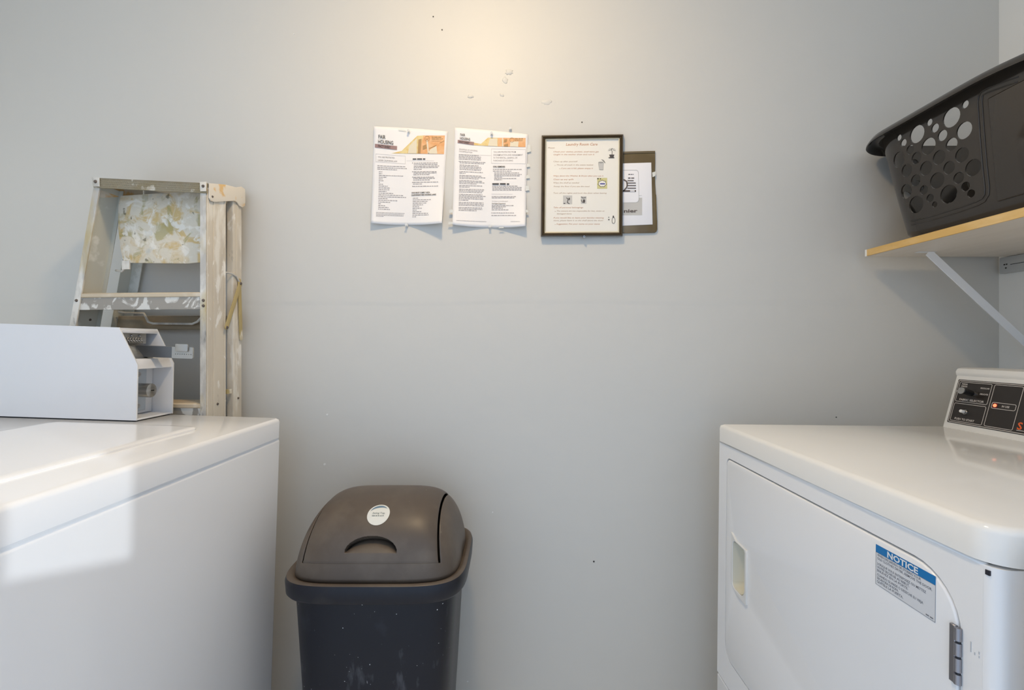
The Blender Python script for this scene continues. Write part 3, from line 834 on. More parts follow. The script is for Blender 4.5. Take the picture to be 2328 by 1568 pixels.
brace_m = Mat('brown_brace', (0.28, 0.22, 0.14), 0.5).layer((0.42, 0.34, 0.23), 9, 0.45, 0.7, detail=4)

def lbar(name, pts_lo, pts_hi, mat, parent=ladder, bev=0.0):
    return MB().hexa(list(pts_lo) + list(pts_hi)).build(name, mat, parent, bev, 1, origin=LO)
def lslab(name, f0, f1, v0, v1, h0, h1, mat, parent=ladder, bev=0.0):
    """Slab between heights h0, h1; f0(h), f1(h) give its u limits."""
    ring = lambda h: [LD(f0(h), v0, h), LD(f1(h), v0, h), LD(f1(h), v1, h), LD(f0(h), v1, h)]
    return lbar(name, ring(h0), ring(h1), mat, parent, bev)
RW, T2 = 0.065, 0.1276
TOPR, TOPL = 1.528, 1.55
zero = lambda h: 0.0
# right front rail: channel with ribbed outer web
r1 = lslab('front_rail', lambda h: -0.0022, zero, 0.0, RW, 0.002, TOPR, rail_m.m)
lslab('rail_flange', lambda h: -0.0175, lambda h: -0.0005, -0.0015, 0.0015, 0.002, TOPR, flan_m.m, r1)
lslab('rail_flange', lambda h: -0.020, lambda h: -0.0005, RW - 0.002, RW, 0.002, TOPR, flan_m.m, r1)
lslab('rail_rib', zero, lambda h: 0.0022, 0.001, 0.006, 0.002, TOPR, rail_m.m, r1, 0.0008)
lslab('rail_rib', zero, lambda h: 0.0018, 0.022, 0.042, 0.002, TOPR, rail_m.m, r1, 0.0008)
lslab('rail_rib', zero, lambda h: 0.0022, RW - 0.004, RW, 0.002, TOPR, rail_m.m, r1, 0.0008)
# left front rail
r2 = lslab('front_rail', uL, lambda h: uL(h) + 0.0022, 0.0, RW, 0.002, TOPL, web_m.m)
lslab('rail_flange', lambda h: uL(h) - 0.0005, lambda h: uL(h) + 0.0185, -0.0015, 0.0015, 0.002, TOPL, flan_m.m, r2)
lslab('rail_flange', lambda h: uL(h) + 0.0005, lambda h: uL(h) + 0.014, RW - 0.002, RW, 0.002, TOPL, web_m.m, r2)
# rear rails
q1 = lslab('rear_rail', lambda h: -0.002, zero, 0.094, T2, 0.002, TOPR - 0.002, rail_m.m)
lslab('rail_flange', lambda h: -0.018, lambda h: -0.0005, 0.0935, 0.0955, 0.002, TOPR - 0.002, rail_m.m, q1)
lslab('rail_rib', zero, lambda h: 0.0016, 0.106, 0.116, 0.002, TOPR - 0.002, rail_m.m, q1, 0.0006)
uR = lambda h: uL(h) + 0.012
q2 = lslab('rear_rail', uR, lambda h: uR(h) + 0.002, 0.094, T2, 0.002, TOPL - 0.02, web_m.m)
lslab('rail_flange', uR, lambda h: uR(h) + 0.034, T2 - 0.002, T2, 0.002, TOPL - 0.02, web_m.m, q2)
# top cap
def capz(u): return 1.540 + (1.5615 - 1.540) * (u / -0.3326)
ua, ub = -0.336, 0.004
MB().hexa([LD(ua, -0.004, capz(ua) - 0.026), LD(ub, -0.004, capz(ub) - 0.026), LD(ub, 0.0, capz(ub) - 0.026), LD(ua, 0.0, capz(ua) - 0.026),
           LD(ua, -0.004, capz(ua)), LD(ub, -0.004, capz(ub)), LD(ub, 0.0, capz(ub)), LD(ua, 0.0, capz(ua))]).build('cap_front', cap_m.m, ladder, 0.001, 1, origin=LO)
dia = MB()                                            # raised diamond tread on the cap's front
nd = 56
for k in range(nd):
    for row in range(4):
        u = ua + 0.02 + (ub - ua - 0.04) * (k + 0.5 * (row % 2)) / nd
        z = capz(u) - 0.0045 - row * 0.0056
        d = 0.0034; e = 0.0017
        dia.add([LD(u - d, -0.0041, z - e), LD(u, -0.0054, z), LD(u + d, -0.0041, z + e), LD(u, -0.0041, z + 0.0018), LD(u, -0.0041, z - 0.0018)], [(0, 4, 1), (4, 2, 1), (2, 3, 1), (3, 0, 1)])
o = dia.build('tread_pattern', cap_m.m, ladder, origin=LO); o['kind'] = 'stuff'
MB().hexa([LD(ua, -0.004, capz(ua) - 0.003), LD(ub, -0.004, capz(ub) - 0.003), LD(ub, 0.130, capz(ub) + 0.032), LD(ua, 0.130, capz(ua) + 0.032),
           LD(ua, -0.004, capz(ua)), LD(ub, -0.004, capz(ub)), LD(ub, 0.130, capz(ub) + 0.035), LD(ua, 0.130, capz(ua) + 0.035)]).build('cap_top', cap_m.m, ladder, 0.001, 1, origin=LO)
so_ = [(v, h + 0.042 * v / 0.135) for v, h in [(0.002, 1.541), (0.002, 1.503), (0.008, 1.495), (0.020, 1.4925), (0.060, 1.4955), (0.092, 1.4975), (0.102, 1.4945), (0.112, 1.484), (0.124, 1.4795), (0.134, 1.484), (0.136, 1.496), (0.135, 1.533), (0.120, 1.5395), (0.1, 1.536), (0.06, 1.541)]]
link('cap_side', plate(so_, [], 0.003, 0.0008, LSIDE(0.0035)), orangecap_m.m, ladder, 40, LO)
link('cap_side', plate(so_, [], 0.003, 0.0008, LSIDE(uL(1.55) - 0.004, 0.018)), orangecap_m.m, ladder, 40, LO)
link('cap_corner', plate([(-0.338, 1.5625), (-0.315, 1.5605), (-0.314, 1.537), (-0.334, 1.5375)], [], 0.002, 0.0005, LFRONT(-0.0065)), flan_m.m, ladder, 40, LO)
link('cap_corner', plate([(-0.014, 1.5425), (0.005, 1.5425), (0.004, 1.518), (-0.013, 1.518)], [], 0.002, 0.0005, LFRONT(-0.0065)), orangecap_m.m, ladder, 40, LO)
# pail shelf folded up between the rails
pts = [(-0.318, 1.505), (-0.310, 1.531), (-0.20, 1.5355), (-0.008, 1.540), (-0.008, 1.349), (-0.10, 1.342), (-0.20, 1.344), (-0.300, 1.3465), (-0.309, 1.375), (-0.318, 1.44)]
link('pail_shelf', plate(pts, [], 0.004, 0.0014, LFRONT(0.046)), pail_m.m, ladder, 40, LO)
MB().tube([LD(-0.335, 0.055, 1.327), LD(-0.310, 0.05, 1.323), LD(-0.300, 0.047, 1.330), LD(-0.296, 0.047, 1.350)], 0.0028, 8).build('pail_hook', flan_m.m, ladder, smooth=True, origin=LO)
lslab('pail_hinge', lambda h: -0.304, lambda h: -0.280, 0.044, 0.047, 1.328, 1.352, flan_m.m)
# steps
for h in (1.257, 0.968, 0.68, 0.39):
    st_ = bpy.data.objects.new('step', None); COL.objects.link(st_); st_.parent = ladder
    lslab('step_front', lambda q: uL(q) + 0.004, lambda q: -0.004, 0.002, 0.005, h - 0.044, h - 0.010, step_m.m, st_, 0.0008)
    lslab('step_nosing', lambda q: uL(q) + 0.003, lambda q: -0.003, -0.001, 0.006, h - 0.0115, h, tread_m.m, st_, 0.002)
    lslab('step_tread', lambda q: uL(q) + 0.003, lambda q: -0.003, 0.002, 0.072, h - 0.003, h + 0.0005, tread_m.m, st_, 0.0006)
    lslab('step_back', lambda q: uL(q) + 0.004, lambda q: -0.004, 0.067, 0.070, h - 0.03, h - 0.003, step_m.m, st_)
    for k in range(7):
        v0 = 0.008 + k * 0.009
        lslab('tread_rib', lambda q: uL(q) + 0.006, lambda q: -0.006, v0, v0 + 0.003, h, h + 0.0018, tread_m.m, st_)
# rear braces with the bail of the pail shelf
for h in (1.205, 0.80, 0.42):
    lslab('rear_brace', lambda q: uR(q) + 0.004, lambda q: -0.004, T2 - 0.018, T2 - 0.014, h - 0.04, h, brace_m.m, bev=0.001)
    lslab('rear_brace', lambda q: uR(q) + 0.004, lambda q: -0.004, T2 - 0.018, T2 - 0.003, h - 0.003, h, tread_m.m)
bail = [(-0.375, 1.2155), (-0.352, 1.2125), (-0.292, 1.2105), (-0.278, 1.186), (-0.262, 1.1815), (-0.135, 1.180), (-0.118, 1.186), (-0.095, 1.208), (-0.03, 1.212)]
MB().tube([LD(u, 0.098, h) for u, h in bail], 0.0032, 8).build('bail_wire', flan_m.m, ladder, smooth=True, origin=LO)
# spreader bars on the right side
def flat_bar(name, a, b, w, mat, u0=0.003, th=0.003):
    (v0, h0), (v1, h1) = a, b
    d = Vector((v1 - v0, h1 - h0)).normalized(); nn = Vector((-d.y, d.x)) * w / 2
    loop = []
    for k in range(7):
        t = math.atan2(nn.y, nn.x) + math.pi * k / 6
        loop.append((v0 + math.cos(t) * w / 2, h0 + math.sin(t) * w / 2))
    for k in range(7):
        t = math.atan2(nn.y, nn.x) + math.pi + math.pi * k / 6
        loop.append((v1 + math.cos(t) * w / 2, h1 + math.sin(t) * w / 2))
    return link(name, plate(loop, [], th, 0.0006, LSIDE(u0)), mat, ladder, 40, LO)
flat_bar('spreader_bar', (0.112, 1.305), (0.119, 1.138), 0.011, brass_m.m, 0.004)
flat_bar('spreader_bar', (0.111, 1.295), (0.058, 1.168), 0.012, brass_m.m, 0.008)
MB().tube([LD(-0.004, 0.068, 1.321), LD(0.0, 0.088, 1.321), LD(0.004, 0.103, 1.315), LD(0.008, 0.1105, 1.298)], 0.0025, 8).build('spreader_hook', flan_m.m, ladder, smooth=True, origin=LO)
lslab('rail_bracket', lambda q: -0.003, lambda q: 0.0015, 0.07, 0.088, 0.985, 0.997, brass_m.m)
riv_m = Mat('rivet_dark', (0.16, 0.13, 0.11), 0.5, metal=0.6)
def rivet(u, v, h, d, r=0.0038):
    a = LD(u, v, h)
    b = a + (Vector((lc, -ls, 0)) if d == 'u' else Vector((-ls, -lc, 0))) * 0.0022
    MB().cyl(a, b, r, 12, r * 0.75).build('rivet', riv_m.m, ladder, smooth=40, origin=LO)
rivet(-0.326, -0.0065, 1.550, 'v', 0.0045); rivet(-0.004, -0.0065, 1.531, 'v', 0.004)
rivet(uL(1.238) + 0.009, -0.0015, 1.238, 'v', 0.004); rivet(-0.008, -0.0015, 1.236, 'v', 0.004); rivet(-0.008, -0.0015, 1.222, 'v', 0.004)
rivet(0.0018, 0.035, 0.963, 'u', 0.0035); rivet(0.0018, 0.112, 0.969, 'u', 0.003); rivet(0.011, 0.111, 1.296, 'u', 0.0045); rivet(0.011, 0.058, 1.168, 'u', 0.0045)
rivet(uL(1.19) + 0.0022, 0.045, 1.19, 'u', 0.004); rivet(0.0065, 0.012, 1.51, 'u', 0.003)

# ------------------------------------------------------------------ sheets on the back wall
paper_m = Mat('white_paper', (0.86, 0.83, 0.80), 0.6, spec=0.3)
paperprint_m = Mat('grey_body_print', (0.36, 0.33, 0.32), 0.7)
paperbold_m = Mat('black_print', (0.06, 0.055, 0.055), 0.7)
mauve_m = Mat('mauve_band_print', (0.34, 0.21, 0.19), 0.6)
boxline_m = Mat('thin_grey_print', (0.55, 0.53, 0.52), 0.6)
yel_m = Mat('photo_yellow', (0.72, 0.50, 0.18), 0.6).layer((0.76, 0.62, 0.30), 60, 0.4, 0.6)
org_m = Mat('photo_orange', (0.74, 0.36, 0.14), 0.6).layer((0.78, 0.45, 0.22), 50, 0.4, 0.6)
pale_m = Mat('photo_pale', (0.74, 0.66, 0.50), 0.6)
brown_m = Mat('photo_brown', (0.42, 0.24, 0.09), 0.6)
pin_m = Mat('clear_pin', (0.84, 0.83, 0.79), 0.12, spec=0.6)
pin_m.b.inputs['Transmission Weight'].default_value = 0.15
tape_m = Mat('glossy_tape', (0.72, 0.71, 0.64), 0.12, spec=0.6)

class Sheet:
    """A pinned sheet: quad of pixel corners, bulge(s, t) = distance off the wall."""
    def __init__(s, c, bulge, sag):
        s.c, s.bulge, s.sag = c, bulge, sag           # TL TR BR BL
    def px(s, a, b):
        (x0, y0), (x1, y1), (x2, y2), (x3, y3) = s.c
        x = (1 - b) * ((1 - a) * x0 + a * x1) + b * ((1 - a) * x3 + a * x2)
        y = (1 - b) * ((1 - a) * y0 + a * y1) + b * ((1 - a) * y3 + a * y2)
        return x, y + s.sag(a, b)
    def st(s, x, y):
        a, b = 0.5, 0.5
        for _ in range(8):
            qx, qy = s.px(a, b)
            (x0, y0), (x1, y1), (x2, y2), (x3, y3) = s.c
            a += (x - qx) / ((1 - b) * (x1 - x0) + b * (x2 - x3)); b += (y - qy) / ((1 - a) * (y3 - y0) + a * (y2 - y1))
        return min(max(a, 0), 1), min(max(b, 0), 1)
    def at(s, x, y, lift=0.0007):
        a, b = s.st(x, y)
        return P(x, y, YW - 0.0012 - s.bulge(a, b) - lift)
    def build(s, name, parent, origin, mat):
        m = MB(); N, Mm = 24, 30
        for j in range(Mm + 1):
            for i in range(N + 1):
                x, y = s.px(i / N, j / Mm)
                m.v.append(P(x, y, YW - 0.0012 - s.bulge(i / N, j / Mm)))
        for j in range(Mm):
            for i in range(N):
                a = j * (N + 1) + i
                m.f.append((a, a + 1, a + N + 2, a + N + 1))
        o = m.build(name, mat, parent, smooth=True, origin=origin)
        sm = o.modifiers.new('thickness', 'SOLIDIFY'); sm.thickness = 0.0004; sm.offset = 1
        return o

def pin(px, py, label, out=0.013):
    c = P(px, py, YW)
    o = thing('push_pin', c, label, 'push pin', 'clear push pins in the back wall')
    y0 = -0.0035
    MB().cyl((0, 0, 0), (0, y0 - 0.001, 0), 0.0008, 8).build('needle', steel_m.m, o)
    MB().cyl((0, y0, 0), (0, y0 - 0.0015, 0), 0.0042, 16).cyl((0, y0 - 0.0015, 0), (0, y0 - out + 0.006, 0), 0.0024, 14, 0.002).cyl((0, y0 - out + 0.006, 0), (0, y0 - out + 0.0035, 0), 0.0022, 16, 0.0036).build('pin_head', pin_m.m, o, smooth=40)
    return o

# ---- sheet one
def bul1(a, b):
    k = max(0.0, b - 0.55) / 0.45
    side = max(0.0, (0.5 - a)) * 2 if a < 0.5 else (a - 0.5) * 2
    return 0.0006 + k ** 1.6 * (side ** 1.3) * (0.013 if a < 0.5 else 0.030) + max(0, 0.25 - b) / 0.25 * max(0, 0.35 - a) * 0.02
def sag1(a, b):
    return b * (5.0 * (1 - (2 * a - 1) ** 2)) - (1 - b) * 1.5 * math.sin(math.pi * a)
S1 = Sheet([(850, 287), (1018, 298.5), (1004.5, 506.5), (843.5, 506.5)], bul1, sag1)
o1 = P(925, 400, YW)
sh1 = thing('notice_sheet', o1, 'white fair housing fact sheet with wide yellow photo banner, pinned left of its pair', 'notice', 'fair housing sheets on the wall')
O1 = tuple(o1)
S1.build('paper', sh1, O1, paper_m.m)
X1 = lambda c: 820 + c / 5.6
Y1 = lambda c: 260 + c / 5.6
def pq(p, pts): p.quad([(X1(a), Y1(b)) for a, b in pts])
def at1(x, y): return S1.at(x, y)
def at1b(x, y): return S1.at(x, y, 0.0011)
b1 = Print(); pq(b1, [(390, 495), (520, 465), (720, 272), (800, 268), (735, 500), (560, 498)]); b1.build('banner_photo', at1, yel_m.m, sh1, O1)
b1 = Print(); pq(b1, [(800, 268), (1072, 268), (1060, 505), (735, 500)]); b1.build('banner_photo', at1, org_m.m, sh1, O1)
b1 = Print(); pq(b1, [(620, 400), (715, 300), (712, 495), (600, 495)]); pq(b1, [(880, 450), (965, 400), (975, 500), (860, 500)]); pq(b1, [(835, 330), (855, 330), (870, 500), (855, 500)]); b1.build('banner_detail', at1b, pale_m.m, sh1, O1)
b1 = Print(); pq(b1, [(735, 320), (775, 310), (760, 495), (725, 495)]); pq(b1, [(790, 400), (835, 380), (840, 430), (790, 450)])
b1.line([(X1(870), Y1(435)), (X1(965), Y1(390))], 1.1); b1.line([(X1(1005), Y1(365)), (X1(1062), Y1(335))], 1.1)
b1.line([(X1(845) + 5.4 * math.cos(t), Y1(308) + 6 * math.sin(t)) for t in [i * math.pi / 8 for i in range(17)]], 0.9)
b1.line([(X1(830), Y1(305)), (X1(845), Y1(325)), (X1(862), Y1(300))], 0.9); b1.words(X1(905), Y1(295), X1(1035), 2.0); b1.words(X1(905), Y1(315), X1(1045), 1.6); b1.words(X1(905), Y1(340), X1(1010), 0.9)
b1.build('banner_lines', lambda x, y: S1.at(x, y, 0.0014), brown_m.m, sh1, O1)
t1 = Print()
t1.text('FAIR', X1(226), Y1(304), 8.2, X1(316), 0.08, bold=0.012); t1.text('HOUSING', X1(222), Y1(366), 8.4, X1(414), 0.10, bold=0.012)
t1.text('FACT SHEET', X1(222), Y1(413), 5.0, X1(382), 0.13, bold=0.02)
t1.text('WHO MUST COMPLY WITH', X1(646), Y1(1006), 3.2, X1(880), -0.02, bold=0.03); t1.text("CALIFORNIA'S FAIR HOUSING LAWS?", X1(644), Y1(1036), 3.2, X1(960), -0.03, bold=0.03)
t1.words(X1(662), Y1(574), X1(822), 2.6)
t1.build('heading_print', lambda x, y: S1.at(x, y, 0.0017), paperbold_m.m, sh1, O1)
m1 = Print(); pq(m1, [(182, 374), (463, 403), (461, 452), (180, 420)]); m1.build('mauve_band', at1b, mauve_m.m, sh1, O1)
h1 = Print()
h1.text('YOU ARE PROTECTED', X1(220), Y1(550), 3.4, X1(432), 0.06, bold=0.01); h1.text('UNDER CALIFORNIA LAW', X1(218), Y1(592), 3.4, X1(466), 0.06, bold=0.01)
for y, x in ((662, 575), (685, 588), (706, 470)): h1.words(X1(212), Y1(y - 6), X1(x), 1.5, 0.04)
yy = 736
for x in (275, 275, 540, 330, 290, 290, 255, 285, 345, 370, 365, 330, 420, 540, 578, 355, 465, 375, 262, 310, 355, 372):
    h1.words(X1(232 - (yy - 736) * 0.02), Y1(yy - 3), X1(x), 1.5, 0.035); yy += 22.6
for y, x in ((1255, 558), (1272, 550), (1288, 545), (1302, 300)): h1.words(X1(195), Y1(y - 4), X1(x), 1.1, 0.03)
for k, (y, x) in enumerate(((624, 990), (643, 985), (664, 1000), (682, 985), (704, 780), (735, 965), (752, 968), (772, 890), (804, 930), (820, 950), (840, 880), (868, 985), (890, 780), (920, 985))):
    h1.words(X1(678 - k), Y1(y), X1(x), 1.6, -0.015)
for y in (624, 735, 804, 872, 922): h1.rect(X1(655), Y1(y - 12), X1(665), Y1(y))
yy = 1066
for x in (735, 905, 850, 848, 800, 752, 778, 712, 780, 862, 865, 705):
    h1.words(X1(664 - (yy - 1066) * 0.03), Y1(yy + 4), X1(x), 1.5, -0.02); yy += 21.6
h1.build('body_print', at1, paperprint_m.m, sh1, O1)
f1 = Print().frame(X1(192), Y1(500), X1(570), Y1(603), 0.6, 0.075); f1.rect(X1(585), Y1(588), X1(935), Y1(591))
f1.build('box_print', at1, boxline_m.m, sh1, O1)
MB().add([S1.at(905, 294.5, 0.001), S1.at(921, 295.5, 0.001), S1.at(924, 299.5, 0.001), S1.at(907, 297.5, 0.001)], [(0, 1, 2, 3)]).build('tape_tab', tape_m.m, sh1, origin=O1)

# ---- sheet two
def bul2(a, b):
    k = max(0.0, b - 0.6) / 0.4
    side = abs(a - 0.5) * 2
    return 0.0006 + k ** 1.6 * (side ** 1.4) * (0.016 if a < 0.5 else 0.020) + max(0, 0.3 - b) / 0.3 * max(0, 0.5 - a) * 0.012
def sag2(a, b):
    return b * (5.5 * (1 - (2 * a - 1) ** 2)) - (1 - b) * 1.0 * math.sin(math.pi * a)
S2 = Sheet([(1034, 289.5), (1201, 305), (1194.5, 513.5), (1028.5, 510)], bul2, sag2)
o2 = P(1113, 405, YW); O2 = tuple(o2)
sh2 = thing('notice_sheet', o2, 'white fair housing sheet with narrow banner and ragged taped edges beside the brown frame', 'notice', 'fair housing sheets on the wall')
S2.build('paper', sh2, O2, paper_m.m)
def at2(x, y): return S2.at(x, y)
def at2b(x, y): return S2.at(x, y, 0.0011)
b2 = Print(); pq(b2, [(1440, 360), (1530, 375), (1620, 295), (1750, 297), (1745, 408), (1445, 392)]); b2.build('banner_photo', at2, yel_m.m, sh2, O2)
b2 = Print(); pq(b2, [(1750, 297), (2100, 300), (2098, 416), (1745, 408)]); b2.build('banner_photo', at2, org_m.m, sh2, O2)
b2 = Print(); pq(b2, [(1645, 310), (1740, 300), (1740, 405), (1620, 400)]); pq(b2, [(1905, 345), (2010, 345), (2005, 412), (1900, 410)]); pq(b2, [(1800, 300), (1815, 300), (1815, 410), (1800, 408)]); b2.build('banner_detail', at2b, pale_m.m, sh2, O2)
b2 = Print(); pq(b2, [(1825, 320), (1865, 310), (1860, 345), (1822, 355)]); pq(b2, [(1825, 385), (1875, 372), (1875, 410), (1825, 408)])
b2.line([(X1(1925) + 5.0 * math.cos(t), Y1(325) + 5 * math.sin(t)) for t in [i * math.pi / 8 for i in range(17)]], 0.9); b2.words(X1(1965), Y1(315), X1(2065), 2.0); b2.words(X1(1965), Y1(335), X1(2075), 1.6)
b2.build('banner_lines', lambda x, y: S2.at(x, y, 0.0014), brown_m.m, sh2, O2)
t2 = Print()
t2.text('FAIR', X1(1268), Y1(272), 5.6, X1(1330), 0.09, bold=0.012); t2.text('HOUSING', X1(1264), Y1(318), 5.8, X1(1394), 0.12, bold=0.012); t2.text('FACT SHEET', X1(1255), Y1(359), 4.4, X1(1385), 0.12, bold=0.02)
t2.text('CIVIL REMEDIES', X1(1684), Y1(674), 3.4, X1(1838), bold=0.03); t2.words(X1(1676), Y1(894), X1(1890), 3.2)
t2.text('Civil Rights Department', X1(1668), Y1(1142), 2.6, X1(1845), bold=0.02)
t2.build('heading_print', lambda x, y: S2.at(x, y, 0.0017), paperbold_m.m, sh2, O2)
m2 = Print(); pq(m2, [(1236, 324), (1443, 352), (1440, 392), (1234, 362)]); m2.build('mauve_band', at2b, mauve_m.m, sh2, O2)
h2 = Print()
h2.text('EXAMPLES OF HOUSING', X1(1256), Y1(450), 3.2, X1(1486), 0.1); h2.text('DISCRIMINATION', X1(1254), Y1(477), 3.2, X1(1420), 0.1)
for t, y, x1 in (('YOU ARE PROTECTED FROM', 486, 1975), ('DISCRIMINATION AND HARASSMENT', 524, 2065), ('IN THE RENTAL, LEASING, OR', 560, 1995), ('PURCHASE OF HOUSING', 596, 1938)):
    h2.text(t, X1(1690), Y1(y), 3.3, X1(x1), bold=0.005)
h2.text('TO FILE A COMPLAINT', X1(1668), Y1(1113), 2.4, X1(1875))
yy = 516
for k, x in enumerate((1500, 1545, 1540, 1530, 0, 1595, 1580, 0, 1500, 1530, 1538, 1528, 0, 1555, 1335, 0, 1540, 1598, 1505, 0, 1552, 1575, 1485, 0, 1555, 1385, 0, 1570, 1560, 1550, 0, 1550, 1590, 1555, 1560, 1370, 0, 1568, 1570, 1565, 0, 1545, 1548, 1480)):
    if x: h2.words(X1((1250 if yy < 600 else 1262) - (yy - 516) * 0.022), Y1(yy), X1(x), 1.5, 0.05 if yy < 900 else 0.03)
    yy += 18.4 if x else 10
for y, x, x0 in ((704, 2050, 1684), (726, 1918, 1684), (748, 2015, 1700), (768, 2050, 1700), (785, 2022, 1700), (802, 1800, 1700), (820, 1980, 1700), (836, 1800, 1700), (916, 2005, 1676), (934, 2050, 1676), (951, 2045, 1676), (968, 2050, 1676),
                 (1050, 1978, 1668), (1066, 1955, 1668), (1164, 1955, 1668), (1180, 1845, 1668), (1197, 1812, 1668), (1218, 1885, 1668), (1258, 1950, 1664), (1290, 1980, 1664)):
    h2.words(X1(x0), Y1(y), X1(x), 1.5)
h2.words(X1(1220), Y1(1352), X1(1600), 0.9, 0.04); h2.words(X1(1910), Y1(1365), X1(2035), 0.9)
h2.build('body_print', at2, paperprint_m.m, sh2, O2)
f2 = Print().frame(X1(1662), Y1(436), X1(2100), Y1(622), 0.6, 0.015); f2.rect(X1(1250), Y1(505), X1(1655), Y1(508), 0.04); f2.rect(X1(1665), Y1(1012), X1(1935), Y1(1015))
f2.build('box_print', at2, boxline_m.m, sh2, O2)
for px, py, w, h in ((1202.5, 338, 4.5, 9), (1201, 376, 4, 4), (1200, 402, 4.5, 4), (1199, 428, 4.5, 6), (1197, 480, 4, 3), (1026, 480, 5, 4), (1025, 507, 6.5, 3), (1140, 517, 6, 1.6), (1168, 515.5, 9, 1.8)):
    y = YW - 0.004
    if py > 470: y = YW - 0.010
    MB().hexa([P(px - w, py + h, y), P(px + w, py + h * 0.7, y), P(px + w, py + h * 0.7, y + 0.0004), P(px - w, py + h, y + 0.0004),
               P(px - w * 0.8, py - h, y), P(px + w * 0.7, py - h, y), P(px + w * 0.7, py - h, y + 0.0004), P(px - w * 0.8, py - h, y + 0.0004)]).build('tape_tab', tape_m.m, sh2, origin=O2)
pin(930, 301, 'clear push pin through the top edge of the left fair housing sheet')
pin(925.5, 513, 'clear push pin at the bottom edge of the left fair housing sheet')
pin(1118, 306, 'clear push pin through the top banner of the fair housing sheet beside the frame')
pin(1114, 516, 'clear push pin at the bottom edge of the fair housing sheet beside the frame')
pin(1160, 294, 'clear push pin in the bare wall just above the taped fair housing sheet', 0.009)

# ------------------------------------------------------------------ framed laundry-room rules
X5 = lambda c: 1200 + c / 5.406
Y5 = lambda c: 280 + c / 5.407
ofr = P(1323, 423, YW); OF = tuple(ofr)
frame = thing('picture_frame', ofr, 'brown wooden frame holding the orange-lettered laundry room care rules', 'picture frame')
frame_m = Mat('dark_brown_frame', (0.065, 0.042, 0.016), 0.28, spec=0.5).layer((0.035, 0.022, 0.01), 30, 0.4, 0.7, stretch=(1, 1, 1), amount=0.7)
gold_m = Mat('pale_gold_liner', (0.72, 0.66, 0.50), 0.3, metal=0.3)
rules_m = Mat('cream_sheet', (0.84, 0.80, 0.71), 0.5)
YF = YW - 0.016
fq = [(1229.5, 537.5), (1415.5, 536.5), (1417.0, 305.0), (1231.5, 307.5)]       # BL BR TR TL outer, in pixels
def fpt(k, i, y):                                     # inset by k px from the outer corner i, at depth y
    cxm, cym = 1323.0, 421.5
    x, z = fq[i]
    return P(x + (k if x < cxm else -k), z + (k if z < cym else -k), y)
prof_f = [(0, YW - 0.001), (0, YF + 0.003), (1.2, YF), (3.2, YF - 0.0005), (4.2, YF + 0.0015), (5.2, YF + 0.0005), (8.0, YF + 0.0035), (8.6, YF + 0.006)]
for i in range(4):
    j = (i + 1) % 4
    m = MB().loft([[fpt(k, i, y) for k, y in prof_f] + [fpt(8.6, i, YW - 0.001)], [fpt(k, j, y) for k, y in prof_f] + [fpt(8.6, j, YW - 0.001)]])
    m.build('frame_moulding', frame_m.m, frame, smooth=30, origin=OF)
for i in range(4):
    j = (i + 1) % 4
    MB().loft([[fpt(8.4, i, YF + 0.0045), fpt(8.4, i, YW - 0.002), fpt(11.0, i, YW - 0.002), fpt(10.8, i, YF + 0.0065)],
               [fpt(8.4, j, YF + 0.0045), fpt(8.4, j, YW - 0.002), fpt(11.0, j, YW - 0.002), fpt(10.8, j, YF + 0.0065)]]).build('frame_liner', gold_m.m, frame, origin=OF)
YS = YF + 0.009
MB().hexa([fpt(10.5, 0, YS), fpt(10.5, 1, YS), fpt(10.5, 1, YS + 0.002), fpt(10.5, 0, YS + 0.002), fpt(10.5, 3, YS), fpt(10.5, 2, YS), fpt(10.5, 2, YS + 0.002), fpt(10.5, 3, YS + 0.002)]).build('rules_sheet', rules_m.m, frame, origin=OF)
atf = lambda x, y: P(x, y, YS - 0.0003)
orr_m = Mat('orange_script_print', (0.56, 0.27, 0.13), 0.6)
br_m = Mat('tan_script_print', (0.47, 0.33, 0.22), 0.6)
pr1 = Print().text('Laundry Room Care', X5(468), Y5(275), 6.0, X5(856), -0.005, shear=0.25, bold=0.006)
for t, x0, x1, y in (('Check your clothes, pockets, small items get', 315, 872, 358), ('caught in the washer drain and ruin it', 315, 818, 392), ('if you see it full, please empty it', 408, 800, 562),
                     ('Wipe down the Washer & Dryer after you use it', 315, 930, 655), ('Clean up any spills', 315, 562, 698), ('Take all personal belongings', 315, 680, 1043),
                     ('If you would like to leave your laundry cleaning', 315, 935, 1170), ('Suggestion: Put your name on your items', 350, 885, 1246)):
    pr1.text(t, X5(x0), Y5(y), 3.1, X5(x1), shear=0.25)
pr1.build('script_print', atf, orr_m.m, frame, OF)
pr2 = Print()
for t, x0, x1, y in (('Please:', 248, 335, 310), ('Clean up after yourself', 315, 612, 478), ('Throw all trash in the waste basket', 355, 805, 520), ('Wipe the shelf as needed', 315, 632, 740), ('Sweep the floor if you see the need', 315, 760, 784),
                     ('Turn off the Lights and Lock the door when leaving', 315, 970, 866), ('The owners are not responsible for lost, stolen or', 355, 945, 1086), ('damaged items', 355, 540, 1120),
                     ('items, please leave it on the shelf above the dryer', 315, 930, 1203)):
    pr2.text(t, X5(x0), Y5(y), 3.1, X5(x1), shear=0.25)
for x, y in ((328, 516), (385, 556), (330, 1082), (330, 1242)): pr2.rect(X5(x), Y5(y), X5(x + 14), Y5(y) + 0.7)
pr2.build('script_print', atf, br_m.m, frame, OF)
